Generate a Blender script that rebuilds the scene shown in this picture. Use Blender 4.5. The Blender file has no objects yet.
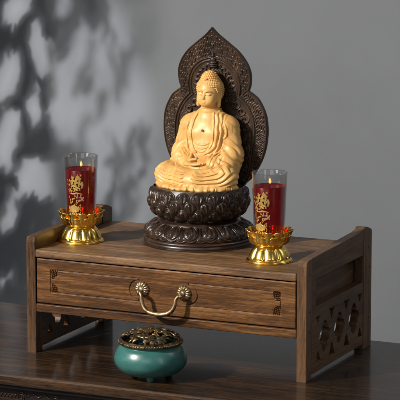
import bpy, bmesh, math, random
import numpy as np
from mathutils import Vector, Matrix

C = bpy.context.scene.collection
PI = math.pi
rnd = random.Random(7)

# ------------------------------------------------------------------ camera
YAW, PITCH = 0.4318, 0.1808
cam_d = bpy.data.cameras.new('camera')
cam = bpy.data.objects.new('camera', cam_d)
C.objects.link(cam)
bpy.context.scene.camera = cam
cam.location = (1.7519, -3.2270, 0.8849)
_fw = Vector((-math.sin(YAW)*math.cos(PITCH), math.cos(YAW)*math.cos(PITCH), -math.sin(PITCH)))
cam.rotation_euler = _fw.to_track_quat('-Z', 'Y').to_euler()
cam_d.sensor_width = 36
cam_d.lens = 36*2700/400
cam_d.clip_start = 0.05
cam_d.clip_end = 60

# ------------------------------------------------------------------ world, lamps, exposure
sc = bpy.context.scene
sc.view_settings.view_transform = 'Standard'
sc.view_settings.look = 'None'
sc.view_settings.exposure = 0
sc.view_settings.gamma = 1
sc.cycles.max_bounces = 10
sc.cycles.transparent_max_bounces = 16
sc.cycles.sample_clamp_indirect = 6
w = bpy.data.worlds.new('World')
sc.world = w
w.use_nodes = True
w.node_tree.nodes['Background'].inputs[0].default_value = (0.85, 0.93, 1.0, 1)
w.node_tree.nodes['Background'].inputs[1].default_value = 0.075

def area(name, loc, target, size, power, color, shape='DISK', size_y=None, spread=None):
    d = bpy.data.lights.new(name, 'AREA')
    d.shape = shape; d.size = size
    if size_y: d.size_y = size_y
    if spread: d.spread = spread
    d.energy = power; d.color = color
    o = bpy.data.objects.new(name, d); C.objects.link(o)
    o.location = loc
    o.rotation_euler = (Vector(target)-Vector(loc)).to_track_quat('-Z', 'Y').to_euler()
    return o
KEY = Vector((-0.95, -1.55, 1.30))
area('key_lamp', KEY, (0.0, 0.4, 0.15), 0.13, 70, (1.0, 0.93, 0.84))
area('soft_box', (-0.75, -1.9, 1.25), (0.15, 0.1, 0.15), 0.55, 11, (1.0, 0.95, 0.9), 'RECTANGLE', 0.9)
area('front_fill', (0.75, -2.9, 1.3), (0.2, 0.0, 0.15), 1.3, 7.5, (1.0, 0.97, 0.93), 'RECTANGLE', 1.0)  # added fill: gives the gilt a broad bright surface to reflect
area('strip_lamp', (1.75, -0.95, 0.75), (0.3, 0.1, 0.2), 0.16, 2.6, (1.0, 0.97, 0.93), 'RECTANGLE', 1.1)
area('rim_lamp', (1.5, 0.55, 1.2), (0.2, 0.1, 0.2), 0.35, 2.5, (0.85, 0.93, 1.0), 'RECTANGLE', 0.6)

# ------------------------------------------------------------------ materials
def new_mat(name):
    m = bpy.data.materials.new(name); m.use_nodes = True
    nt = m.node_tree
    return m, nt, nt.nodes['Principled BSDF']
def N(nt, typ, **kw):
    n = nt.nodes.new(typ)
    for k, v in kw.items():
        if k in n.inputs.keys() if isinstance(k, str) else False: n.inputs[k].default_value = v
        else: setattr(n, k, v)
    return n
def ramp(nt, fac, stops):
    r = nt.nodes.new('ShaderNodeValToRGB')
    e = r.color_ramp.elements
    while len(e) < len(stops): e.new(0.5)
    for i, (p, c) in enumerate(stops):
        e[i].position = p; e[i].color = (*c, 1)
    nt.links.new(fac, r.inputs[0])
    return r.outputs[0]
def noise(nt, vec, scale, detail=4, rough=0.55, dist=0.0):
    n = nt.nodes.new('ShaderNodeTexNoise')
    n.inputs['Scale'].default_value = scale; n.inputs['Detail'].default_value = detail
    n.inputs['Roughness'].default_value = rough; n.inputs['Distortion'].default_value = dist
    nt.links.new(vec, n.inputs['Vector'])
    return n.outputs[0]
def mapping(nt, vec, scale, loc=(0, 0, 0)):
    n = nt.nodes.new('ShaderNodeMapping')
    n.inputs['Scale'].default_value = scale; n.inputs['Location'].default_value = loc
    nt.links.new(vec, n.inputs['Vector'])
    return n.outputs[0]
def math_(nt, op, a, b=None, clamp=False):
    n = nt.nodes.new('ShaderNodeMath'); n.operation = op; n.use_clamp = clamp
    for i, v in enumerate((a, b)):
        if v is None: continue
        if isinstance(v, (int, float)): n.inputs[i].default_value = v
        else: nt.links.new(v, n.inputs[i])
    return n.outputs[0]
def mixc(nt, fac, a, b, mode='MIX'):
    n = nt.nodes.new('ShaderNodeMix'); n.data_type = 'RGBA'; n.blend_type = mode
    for i, v in ((0, fac), (6, a), (7, b)):
        if isinstance(v, (int, float)): n.inputs[i].default_value = v
        elif isinstance(v, tuple): n.inputs[i].default_value = (*v, 1)
        else: nt.links.new(v, n.inputs[i])
    return n.outputs[2]
def bump(nt, h, strength, dist, bsdf):
    b = nt.nodes.new('ShaderNodeBump')
    b.inputs['Strength'].default_value = strength; b.inputs['Distance'].default_value = dist
    nt.links.new(h, b.inputs['Height']); nt.links.new(b.outputs[0], bsdf.inputs['Normal'])

def wood(name, axis, dark, mid, light, rough=0.42, coat=0.0, seed=0.0, bands=16.0, bumpd=0.00035, coatr=0.12):
    """grain runs along axis 0/1/2"""
    m, nt, b = new_mat(name)
    tc = nt.nodes.new('ShaderNodeTexCoord').outputs['Object']
    oi = nt.nodes.new('ShaderNodeObjectInfo').outputs['Random']
    cmb = nt.nodes.new('ShaderNodeCombineXYZ')
    off = math_(nt, 'MULTIPLY', oi, 0.0 if seed == 0 else 3.0)
    for i in range(3): nt.links.new(off, cmb.inputs[i])
    va = nt.nodes.new('ShaderNodeVectorMath'); va.operation = 'ADD'
    nt.links.new(tc, va.inputs[0]); nt.links.new(cmb.outputs[0], va.inputs[1])
    v = va.outputs[0]
    def sc_(l, x): s = [x, x, x]; s[axis] = l; return tuple(s)
    broad = noise(nt, mapping(nt, v, sc_(3.2, bands), (seed, seed*1.7, seed*.6)), 1.0, 5, 0.6, 0.8)
    # growth rings: a warped saw across the grain
    warp = noise(nt, mapping(nt, v, sc_(2.2, 9.0), (seed*2, 3, 1)), 1.0, 2, 0.5, 0.3)
    ringv = math_(nt, 'FRACT', math_(nt, 'MULTIPLY', warp, 17.0))
    fibre = noise(nt, mapping(nt, v, sc_(60.0, 1100.0)), 1.0, 3, 0.65)
    fine = noise(nt, mapping(nt, v, sc_(26.0, 380.0), (5, 2, seed)), 1.0, 4, 0.65, 0.3)
    blot = noise(nt, mapping(nt, v, sc_(5.0, 14.0), (2, 8, seed)), 1.0, 3, 0.5)
    t = math_(nt, 'ADD', math_(nt, 'MULTIPLY', broad, 0.52), math_(nt, 'MULTIPLY', fine, 0.40))
    streak = noise(nt, mapping(nt, v, sc_(8.0, 130.0), (9, 4, seed*3)), 1.0, 4, 0.6, 0.7)
    t = math_(nt, 'ADD', t, math_(nt, 'MULTIPLY', math_(nt, 'SUBTRACT', streak, 0.5), 0.42))
    t = math_(nt, 'ADD', t, 0.055)
    pore = noise(nt, mapping(nt, v, sc_(90.0, 1500.0), (1, 6, seed)), 1.0, 2, 0.5)
    t = math_(nt, 'SUBTRACT', t, math_(nt, 'MULTIPLY', math_(nt, 'GREATER_THAN', pore, 0.62), 0.09))
    t = math_(nt, 'ADD', t, math_(nt, 'MULTIPLY', fibre, 0.22))
    t = math_(nt, 'ADD', t, math_(nt, 'MULTIPLY', blot, 0.16))
    col = ramp(nt, t, [(0.48, dark), (0.69, mid), (0.90, light)])
    nt.links.new(col, b.inputs['Base Color'])
    rr = math_(nt, 'ADD', math_(nt, 'MULTIPLY', fibre, 0.22), rough-0.11)
    nt.links.new(rr, b.inputs['Roughness'])
    b.inputs['Coat Weight'].default_value = coat
    b.inputs['Coat Roughness'].default_value = coatr
    b.inputs['Specular IOR Level'].default_value = 0.35
    bump(nt, math_(nt, 'ADD', fibre, math_(nt, 'MULTIPLY', fine, .8)), 0.5, bumpd, b)
    return m

CD, CM, CL = (0.020, 0.008, 0.003), (0.105, 0.043, 0.0125), (0.31, 0.145, 0.047)
M = {}
M['wood_x'] = wood('walnut_grain_along', 0, CD, CM, CL, seed=1.3)
M['wood_top'] = wood('lit_top_grain', 0, (0.030, 0.014, 0.006), (0.150, 0.077, 0.035), (0.36, 0.21, 0.105), seed=5.9, rough=0.46)  # light falling on the top is put into this paler, greyer colour
M['wood_y'] = wood('walnut_grain_deep', 1, (0.028, 0.014, 0.007), (0.085, 0.044, 0.021), (0.17, 0.095, 0.047), seed=4.1, bands=22)
M['wood_z'] = wood('walnut_grain_upright', 2, CD, (0.115, 0.058, 0.027), (0.22, 0.12, 0.058), seed=2.2, bands=30)
M['table'] = wood('dark_lacquered_wood', 0, (0.004, 0.0017, 0.0008), (0.016, 0.0068, 0.0025), (0.095, 0.043, 0.014), rough=0.46, coat=0.50, seed=7.7, bands=10, bumpd=0.00012, coatr=0.13)

m, nt, b = new_mat('painted_wall')
tc = nt.nodes.new('ShaderNodeTexCoord').outputs['Object']
n1 = noise(nt, tc, 3.0, 5, 0.6); n2 = noise(nt, tc, 180.0, 4, 0.6)
nt.links.new(ramp(nt, n1, [(0.3, (0.176, 0.189, 0.208)), (0.7, (0.202, 0.217, 0.238))]), b.inputs['Base Color'])
b.inputs['Roughness'].default_value = 0.85
bump(nt, n2, 0.25, 0.0006, b)
M['wall'] = m

m, nt, b = new_mat('pale_boxwood')
tc = nt.nodes.new('ShaderNodeTexCoord').outputs['Object']
g = noise(nt, mapping(nt, tc, (60, 60, 9)), 1.0, 4, 0.6, 1.0)
g2 = noise(nt, mapping(nt, tc, (700, 700, 160)), 1.0, 3, 0.6)
nt.links.new(ramp(nt, math_(nt, 'ADD', math_(nt, 'MULTIPLY', g, .8), math_(nt, 'MULTIPLY', g2, .2)), [(0.3, (0.56, 0.275, 0.080)), (0.5, (0.76, 0.435, 0.138)), (0.8, (0.87, 0.56, 0.205))]), b.inputs['Base Color'])
b.inputs['Roughness'].default_value = 0.43
b.inputs['Subsurface Weight'].default_value = 0.0
b.inputs['Subsurface Radius'].default_value = (0.004, 0.002, 0.0008)
b.inputs['Subsurface Scale'].default_value = 0.6
bump(nt, g2, 0.25, 0.0001, b)
M['boxwood'] = m

m, nt, b = new_mat('dark_ebony')
tc = nt.nodes.new('ShaderNodeTexCoord').outputs['Object']
g = noise(nt, mapping(nt, tc, (30, 30, 140)), 1.0, 5, 0.65)
g2 = noise(nt, tc, 900.0, 3, 0.6)
nt.links.new(ramp(nt, g, [(0.3, (0.016, 0.009, 0.006)), (0.6, (0.040, 0.022, 0.014)), (0.85, (0.11, 0.06, 0.036))]), b.inputs['Base Color'])
nt.links.new(math_(nt, 'ADD', math_(nt, 'MULTIPLY', g, 0.28), 0.20), b.inputs['Roughness'])
b.inputs['Specular IOR Level'].default_value = 0.6
bump(nt, g2, 0.3, 0.00012, b)
M['ebony'] = m
m, nt, b = new_mat('dark_carved_board')
tc = nt.nodes.new('ShaderNodeTexCoord').outputs['Object']
g = noise(nt, mapping(nt, tc, (60, 60, 14)), 1.0, 5, 0.65)
nt.links.new(ramp(nt, g, [(0.3, (0.018, 0.010, 0.006)), (0.55, (0.042, 0.023, 0.013)), (0.8, (0.12, 0.066, 0.036))]), b.inputs['Base Color'])
nt.links.new(math_(nt, 'ADD', math_(nt, 'MULTIPLY', g, 0.25), 0.26), b.inputs['Roughness'])
bump(nt, noise(nt, tc, 800.0, 3, 0.6), 0.3, 0.00012, b)
M['ebony_board'] = m

def metal(name, c1, c2, rough, nscale=60.0, metallic=1.0, bumpd=0.0001):
    m, nt, b = new_mat(name)
    tc = nt.nodes.new('ShaderNodeTexCoord').outputs['Object']
    g = noise(nt, tc, nscale, 4, 0.6)
    nt.links.new(ramp(nt, g, [(0.35, c1), (0.65, c2)]), b.inputs['Base Color'])
    b.inputs['Metallic'].default_value = metallic
    nt.links.new(math_(nt, 'ADD', math_(nt, 'MULTIPLY', g, 0.15), rough-0.07), b.inputs['Roughness'])
    bump(nt, noise(nt, tc, nscale*3, 3, 0.6), 0.3, bumpd, b)
    return m
M['gold'] = metal('polished_gold', (0.95, 0.58, 0.10), (1.0, 0.74, 0.20), 0.23, 90.0, 1.0, 0.0003)
M['brass'] = metal('aged_brass', (0.22, 0.145, 0.07), (0.55, 0.41, 0.25), 0.46, 160.0)
M['bronze'] = metal('antique_bronze', (0.05, 0.034, 0.018), (0.30, 0.215, 0.115), 0.44, 220.0)
M['foil'] = metal('gold_foil', (0.85, 0.48, 0.08), (1.0, 0.72, 0.25), 0.34, 300.0, 0.75)
M['pinkfoil'] = metal('pale_print', (0.70, 0.35, 0.30), (0.85, 0.55, 0.45), 0.4, 300.0, 0.2)
M['steel'] = metal('dark_screw', (0.02, 0.018, 0.016), (0.05, 0.045, 0.04), 0.4, 300.0, 0.6)

m, nt, b = new_mat('teal_glaze')
tc = nt.nodes.new('ShaderNodeTexCoord').outputs['Object']
g = noise(nt, mapping(nt, tc, (30, 30, 60)), 1.0, 5, 0.65)
sp = noise(nt, tc, 700.0, 2, 0.5)
col = ramp(nt, g, [(0.3, (0.026, 0.115, 0.106)), (0.55, (0.040, 0.155, 0.142)), (0.8, (0.085, 0.215, 0.195))])
nt.links.new(mixc(nt, math_(nt, 'MULTIPLY', math_(nt, 'GREATER_THAN', sp, 0.69), 0.4), col, (0.015, 0.05, 0.045)), b.inputs['Base Color'])
b.inputs['Roughness'].default_value = 0.33
b.inputs['Coat Weight'].default_value = 0.3; b.inputs['Coat Roughness'].default_value = 0.2
bump(nt, noise(nt, tc, 260.0, 3, 0.6), 0.3, 0.00015, b)
M['teal'] = m

# clear thin glass: see-through with Fresnel reflection
m, nt, b = new_mat('clear_glass')
nt.nodes.remove(b)
tr = nt.nodes.new('ShaderNodeBsdfTransparent'); tr.inputs[0].default_value = (0.90, 0.905, 0.90, 1)
gl = nt.nodes.new('ShaderNodeBsdfGlossy'); gl.inputs['Roughness'].default_value = 0.04
lw = nt.nodes.new('ShaderNodeLayerWeight'); lw.inputs['Blend'].default_value = 0.5
fr = math_(nt, 'ADD', math_(nt, 'MULTIPLY', math_(nt, 'POWER', lw.outputs['Facing'], 2.4), 0.70), 0.055)
mx = nt.nodes.new('ShaderNodeMixShader')
nt.links.new(fr, mx.inputs[0]); nt.links.new(tr.outputs[0], mx.inputs[1]); nt.links.new(gl.outputs[0], mx.inputs[2])
nt.links.new(mx.outputs[0], nt.nodes['Material Output'].inputs[0])
M['glass'] = m

m, nt, b = new_mat('red_wax')
tc = nt.nodes.new('ShaderNodeTexCoord').outputs['Object']
g = noise(nt, mapping(nt, tc, (60, 60, 20)), 1.0, 4, 0.6)
nt.links.new(ramp(nt, g, [(0.3, (0.22, 0.005, 0.005)), (0.7, (0.50, 0.012, 0.010))]), b.inputs['Base Color'])
b.inputs['Roughness'].default_value = 0.25
b.inputs['Subsurface Weight'].default_value = 0.5
b.inputs['Subsurface Radius'].default_value = (0.012, 0.002, 0.001)
b.inputs['Subsurface Scale'].default_value = 0.5
tr = nt.nodes.new('ShaderNodeBsdfTransparent'); tr.inputs[0].default_value = (0.80, 0.035, 0.020, 1)
mx = nt.nodes.new('ShaderNodeMixShader'); mx.inputs[0].default_value = 0.55
nt.links.new(b.outputs[0], mx.inputs[1]); nt.links.new(tr.outputs[0], mx.inputs[2])
nt.links.new(mx.outputs[0], nt.nodes['Material Output'].inputs[0])
M['wax'] = m
m, nt, b = new_mat('flame')
b.inputs['Base Color'].default_value = (1, 0.5, 0.1, 1)
b.inputs['Emission Color'].default_value = (1.0, 0.50, 0.12, 1)
b.inputs['Emission Strength'].default_value = 1.5
M['flame'] = m
def plain(name, col, rough=0.6):
    m, nt, b = new_mat(name)
    tc = nt.nodes.new('ShaderNodeTexCoord').outputs['Object']
    g = noise(nt, tc, 120.0, 4, 0.6)
    nt.links.new(ramp(nt, g, [(0.3, tuple(c*0.75 for c in col)), (0.7, col)]), b.inputs['Base Color'])
    b.inputs['Roughness'].default_value = rough
    return m
M['wick'] = plain('charred_wick', (0.03, 0.025, 0.02))
M['shade_disc'] = plain('bowl_shade', (0.018, 0.016, 0.014), 0.9)  # near-black colour for the shade inside the burner bowl
M['leaf'] = plain('leaf_green', (0.06, 0.10, 0.04))
M['bark'] = plain('twig_bark', (0.10, 0.07, 0.05))
M['ink'] = metal('dark_inlay', (0.16, 0.12, 0.08), (0.40, 0.34, 0.26), 0.3, 400.0, 0.5)
M['gem'] = plain('clouded_gem', (0.26, 0.28, 0.27), 0.1)

# ------------------------------------------------------------------ object helpers
def thing(name, loc, label, cat, group=None):
    o = bpy.data.objects.new(name, None); C.objects.link(o)
    o.location = loc; o['label'] = label; o['category'] = cat
    if group: o['group'] = group
    o.empty_display_size = 0.02
    return o
def root_of(o):
    v = Vector((0, 0, 0))
    while o is not None:
        v += o.location; o = o.parent
    return v
def link(name, me, mat, parent=None, smooth=True):
    o = bpy.data.objects.new(name, me); C.objects.link(o)
    if parent is not None: o.parent = parent
    me.materials.clear(); me.materials.append(mat)
    if smooth: me.shade_smooth()
    return o
def obj(name, verts, faces, mat, parent=None, smooth=True, origin=None):
    """verts in world coordinates; the object sits at origin (default: the parent's place)"""
    base = root_of(parent) if parent is not None else Vector((0, 0, 0))
    org = Vector(origin) if origin is not None else base
    V = np.asarray(verts, dtype=np.float32) - np.array(org, dtype=np.float32)
    me = bpy.data.meshes.new(name)
    if isinstance(faces, np.ndarray) and faces.ndim == 2:
        n, k = faces.shape
        me.vertices.add(len(V)); me.vertices.foreach_set('co', V.ravel())
        me.loops.add(n*k); me.loops.foreach_set('vertex_index', faces.astype(np.int32).ravel())
        me.polygons.add(n); me.polygons.foreach_set('loop_start', np.arange(0, n*k, k, dtype=np.int32))
        me.polygons.foreach_set('loop_total', np.full(n, k, dtype=np.int32))
        me.update(calc_edges=True); me.validate()
    else:
        me.from_pydata([tuple(v) for v in V.tolist()], [], faces); me.update()
    o = link(name, me, mat, parent, smooth)
    o.location = org - base
    return o
def bm_obj(name, bm, mat, parent=None, smooth=False, bevel=0.0, origin=None):
    me0 = bpy.data.meshes.new('tmp')
    bm.normal_update()
    bm.to_mesh(me0); bm.free()
    V = [v.co[:] for v in me0.vertices]; F = [tuple(p.vertices) for p in me0.polygons]
    bpy.data.meshes.remove(me0)
    o = obj(name, V, F, mat, parent, smooth, origin)
    if bevel:
        md = o.modifiers.new('bevel', 'BEVEL'); md.width = bevel; md.segments = 3; md.limit_method = 'ANGLE'
        md.harden_normals = False
    return o
def box(bm, x0, x1, y0, y1, z0, z1):
    r = bmesh.ops.create_cube(bm, size=1)
    for v in r['verts']:
        v.co = Vector(((x0+x1)/2+v.co.x*(x1-x0), (y0+y1)/2+v.co.y*(y1-y0), (z0+z1)/2+v.co.z*(z1-z0)))
def box_obj(name, dims, mat, parent=None, bevel=0.0012, origin=None):
    bm = bmesh.new(); box(bm, *dims)
    o = bm_obj(name, bm, mat, parent, False, bevel, origin)
    return o
def grid_faces(nu, nv, wrap_u=False, wrap_v=False, off=0):
    i = np.arange(nu if wrap_u else nu-1); j = np.arange(nv if wrap_v else nv-1)
    I, J = np.meshgrid(i, j, indexing='ij')
    I2, J2 = (I+1) % nu, (J+1) % nv
    f = np.stack([I*nv+J, I2*nv+J, I2*nv+J2, I*nv+J2], -1).reshape(-1, 4)
    return f+off
def lathe(prof, n=96, c=(0, 0, 0), mod=None, closed=False):
    """prof list of (r,z); mod(theta, k, r, z)->(r,z)"""
    P = np.array(prof, dtype=float); k = len(P)
    th = np.linspace(0, 2*PI, n, endpoint=False)
    T, _ = np.meshgrid(th, np.arange(k), indexing='ij')
    R = np.broadcast_to(P[:, 0], T.shape).copy(); Z = np.broadcast_to(P[:, 1], T.shape).copy()
    if mod: R, Z = mod(T, np.broadcast_to(np.arange(k), T.shape), R, Z)
    V = np.stack([c[0]+R*np.cos(T), c[1]+R*np.sin(T), c[2]+Z], -1).reshape(-1, 3)
    return V, grid_faces(n, k, True, closed)
def smooth_prof(pts, n):
    """Catmull-Rom resample of a polyline of points (any dimension)"""
    P = np.array(pts, dtype=float)
    Q = np.vstack([2*P[0]-P[1], P, 2*P[-1]-P[-2]])
    seg = len(P)-1; out = []
    for t in np.linspace(0, seg, n):
        i = min(int(t), seg-1); u = t-i
        a, b_, c_, d = Q[i], Q[i+1], Q[i+2], Q[i+3]
        out.append(0.5*((2*b_)+(-a+c_)*u+(2*a-5*b_+4*c_-d)*u*u+(-a+3*b_-3*c_+d)*u**3))
    return np.array(out)
def tube(pts, rad, n=12, cap=True):
    P = np.array(pts, dtype=float); m = len(P)
    rad = np.broadcast_to(np.array(rad, dtype=float), (m,))
    T = np.gradient(P, axis=0); T /= np.linalg.norm(T, axis=1)[:, None]+1e-12
    up = np.array([0, 0, 1.0])
    if abs(T[0] @ up) > 0.9: up = np.array([1.0, 0, 0])
    u = np.cross(T[0], up); u /= np.linalg.norm(u)
    V = []
    for i in range(m):
        u = u-T[i]*(u @ T[i]); u /= np.linalg.norm(u); v = np.cross(T[i], u)
        for k in range(n):
            a = 2*PI*k/n
            V.append(P[i]+rad[i]*(math.cos(a)*u+math.sin(a)*v))
    F = [tuple(f) for f in grid_faces(m, n, False, True).tolist()]
    if cap:
        F.append(tuple(range(n))); F.append(tuple(reversed(range((m-1)*n, m*n))))
    return V, F
class Acc:
    def __init__(s): s.V = []; s.F = []
    def add(s, VF):
        V, F = VF; o = len(s.V)
        s.V.extend([tuple(v) for v in (V.tolist() if isinstance(V, np.ndarray) else V)])
        s.F.extend([tuple(i+o for i in f) for f in (F.tolist() if isinstance(F, np.ndarray) else F)])
    def build(s, name, mat, parent=None, smooth=True, origin=None): return obj(name, s.V, s.F, mat, parent, smooth, origin)
def blob(c, r, rot=None, nu=20, nv=12, f=None):
    V = []
    for i in range(nu):
        for j in range(nv+1):
            t = 2*PI*i/nu; p = PI*j/nv
            d = np.array([math.sin(p)*math.cos(t), math.sin(p)*math.sin(t), math.cos(p)])
            q = d*np.array(r)*(f(t, p) if f else 1.0)
            if rot is not None: q = rot @ q
            V.append(np.array(c)+q)
    return V, grid_faces(nu, nv+1, True, False)

# ------------------------------------------------------------------ voxel sculpting (distance field -> mesh)
class Field:
    def __init__(s, lo, hi, h):
        s.lo = np.array(lo, float); s.h = h
        s.n = np.ceil((np.array(hi)-s.lo)/h).astype(int)+1
        s.F = np.full(s.n, 0.05, np.float32)
        s.ax = [(s.lo[i]+h*np.arange(s.n[i])).astype(np.float32) for i in range(3)]
    def sl(s, lo, hi, m):
        a = np.clip(((np.array(lo)-m-s.lo)/s.h).astype(int), 0, s.n-1)
        b = np.clip(((np.array(hi)+m-s.lo)/s.h).astype(int)+2, 1, s.n)
        return tuple(slice(i, j) for i, j in zip(a, b))
    def xyz(s, sl): return np.ix_(s.ax[0][sl[0]], s.ax[1][sl[1]], s.ax[2][sl[2]])
    def op(s, f, lo, hi, k=0.002, mode='add'):
        sl = s.sl(lo, hi, k+3*s.h); X, Y, Z = s.xyz(sl)
        d = f(X, Y, Z).astype(np.float32); a = s.F[sl]
        if mode == 'sub': d = -d; a = -a; a, d = a, d
        if mode == 'sub':
            hh = np.clip(k-np.abs(a-d), 0, None)/max(k, 1e-9)
            r = np.minimum(a, d)   # union of the negated field with the negated tool's complement
            r = np.maximum(s.F[sl], d)+hh*0
            hh = np.clip(k-np.abs(s.F[sl]-d), 0, None)/max(k, 1e-9)
            s.F[sl] = np.maximum(s.F[sl], d)+hh*hh*k*0.25
        else:
            hh = np.clip(k-np.abs(a-d), 0, None)/max(k, 1e-9)
            s.F[sl] = np.minimum(a, d)-hh*hh*k*0.25
    def ell(s, c, r, k=0.003, rot=None, mode='add'):
        c = np.array(c); r = np.array(r); R = max(r)
        def f(X, Y, Z):
            x, y, z = X-c[0], Y-c[1], Z-c[2]
            if rot is not None:
                q = np.array(rot)   # rows: local axes
                x, y, z = (q[0, 0]*x+q[0, 1]*y+q[0, 2]*z, q[1, 0]*x+q[1, 1]*y+q[1, 2]*z, q[2, 0]*x+q[2, 1]*y+q[2, 2]*z)
            k0 = np.sqrt((x/r[0])**2+(y/r[1])**2+(z/r[2])**2)
            k1 = np.sqrt((x/r[0]**2)**2+(y/r[1]**2)**2+(z/r[2]**2)**2)
            return k0*(k0-1)/(k1+1e-9)
        e = R if rot is not None else r
        s.op(f, c-e, c+e, k, mode)
    def cap(s, a, b, ra, rb, k=0.003, mode='add'):
        a = np.array(a, float); b = np.array(b, float); d = b-a; L = d @ d+1e-12
        def f(X, Y, Z):
            t = np.clip(((X-a[0])*d[0]+(Y-a[1])*d[1]+(Z-a[2])*d[2])/L, 0, 1)
            return np.sqrt((X-a[0]-t*d[0])**2+(Y-a[1]-t*d[1])**2+(Z-a[2]-t*d[2])**2)-(ra+(rb-ra)*t)
        R = max(ra, rb)
        s.op(f, np.minimum(a, b)-R, np.maximum(a, b)+R, k, mode)
    def line(s, pts, rad, k=0.001, mode='add', n=None):
        P = smooth_prof(pts, n or 3*len(pts))
        r = np.interp(np.linspace(0, 1, len(P)), np.linspace(0, 1, len(np.atleast_1d(rad))), np.atleast_1d(rad)) if np.ndim(rad) else np.full(len(P), rad)
        for i in range(len(P)-1): s.cap(P[i], P[i+1], r[i], r[i+1], k, mode)
    def mesh(s):
        F = s.F; h = s.h
        S = F < 0
        nx, ny, nz = S.shape
        cnt = np.zeros((nx-1, ny-1, nz-1), np.int8)
        for dx in (0, 1):
            for dy in (0, 1):
                for dz in (0, 1): cnt += S[dx:nx-1+dx, dy:ny-1+dy, dz:nz-1+dz]
        act = np.argwhere((cnt > 0) & (cnt < 8))
        ids = np.full(cnt.shape, -1, np.int32); ids[act[:, 0], act[:, 1], act[:, 2]] = np.arange(len(act))
        acc = np.zeros((len(act), 3)); num = np.zeros(len(act))
        cs = [(a, b, c) for a in (0, 1) for b in (0, 1) for c in (0, 1)]
        val = {c: F[act[:, 0]+c[0], act[:, 1]+c[1], act[:, 2]+c[2]] for c in cs}
        for c in cs:
            for ax in range(3):
                if c[ax]: continue
                d = list(c); d[ax] = 1; d = tuple(d)
                va, vb = val[c], val[d]; m_ = (va < 0) != (vb < 0)
                t = np.where(m_, va/np.where(m_, va-vb, 1), 0)
                p = np.zeros((len(act), 3)); p[:] = c; p[:, ax] += t
                acc[m_] += p[m_]; num[m_] += 1
        V = s.lo+h*(act+acc/num[:, None])
        quads = []
        for ax in range(3):
            a1, a2 = [(1, 2), (2, 0), (0, 1)][ax]
            sA = [slice(1, n-1) for n in S.shape]; sB = list(sA); sA[ax] = slice(0, S.shape[ax]-1); sB[ax] = slice(1, S.shape[ax])
            A, B = S[tuple(sA)], S[tuple(sB)]
            e = np.argwhere(A != B)
            if not len(e): continue
            fl = A[e[:, 0], e[:, 1], e[:, 2]]
            e = e+np.array([0 if i == ax else 1 for i in range(3)])
            def cell(o1, o2):
                q = e.copy(); q[:, a1] -= o1; q[:, a2] -= o2
                return ids[q[:, 0], q[:, 1], q[:, 2]]
            q = np.stack([cell(1, 1), cell(0, 1), cell(0, 0), cell(1, 0)], -1)
            q[~fl] = q[~fl][:, ::-1]
            quads.append(q)
        return V, np.concatenate(quads)

# ------------------------------------------------------------------ setting
def sheet(name, pts, mat):
    o = obj(name, pts, [(0, 1, 2, 3)], mat, None, False); o['kind'] = 'structure'; return o
sheet('wall', [(-4, 0.80, -0.9), (5, 0.80, -0.9), (5, 0.80, 2.6), (-4, 0.80, 2.6)], M['wall'])
sheet('floor', [(-4, -3.6, -0.75), (5, -3.6, -0.75), (5, 0.80, -0.75), (-4, 0.80, -0.75)], M['wall'])

# dark table (sideboard) that carries everything
TBL = thing('sideboard_table', (0.2, 0.07, -0.75), 'dark lacquered wooden sideboard table with a carved apron, carrying the small altar cabinet', 'table')
box_obj('tabletop', (-0.95, 1.25, -0.127, 0.268, -0.015, 0.0), M['table'], TBL, 0.0028, origin=(0.2, 0.07, 0))
box_obj('moulding', (-0.94, 1.24, -0.119, 0.262, -0.0215, -0.0155), M['table'], TBL, 0.002, origin=(0.2, 0.07, -0.02))
ap = box_obj('apron', (-0.92, 1.22, -0.108, 0.25, -0.12, -0.022), M['table'], TBL, 0.002, origin=(0.2, 0.07, -0.05))
a = Acc()
def scroll(cx, cz, s, flip=1):
    P = []
    for t in np.linspace(0, 1, 26):
        r = 0.0075*(1-t*0.85); ang = t*4.2*PI
        P.append((cx+flip*r*math.cos(ang)*s, -0.1085, cz+r*math.sin(ang)*s))
    a.add(tube(P, 0.0008, 8))
for k in range(-3, 6):
    a = Acc()
    bx = 0.075+k*0.16
    scroll(bx-0.026, -0.034, 1.0, 1); scroll(bx+0.026, -0.034, 1.0, -1)
    a.add(tube(smooth_prof([(bx-0.019, -0.1085, -0.034), (bx-0.009, -0.1085, -0.028), (bx, -0.1085, -0.032), (bx+0.009, -0.1085, -0.028), (bx+0.019, -0.1085, -0.034)], 16), 0.0009, 8))
    for j in range(9):
        xx = bx-0.034-0.0052*j
        a.add(tube([(xx, -0.1085, -0.0305-0.0008*(j % 2)), (xx-0.003, -0.1085, -0.036)], 0.0007, 6))
    a.build('carved_scroll', M['table'], ap, origin=(bx, -0.1085, -0.034))
for x in (-0.85, 1.09):
    for y in (-0.09, 0.17):
        box_obj('leg', (x, x+0.06, y, y+0.06, -0.75, -0.121), M['table'], TBL, 0.003, origin=(x+.03, y+.03, -0.75))

# ------------------------------------------------------------------ altar cabinet
W, D, H, T = 0.42, 0.238, 0.165, 0.0140
CAB = thing('altar_cabinet', (W/2, D/2, 0), 'brown wooden one-drawer altar cabinet with pierced side panels standing on the dark table', 'cabinet')

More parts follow.
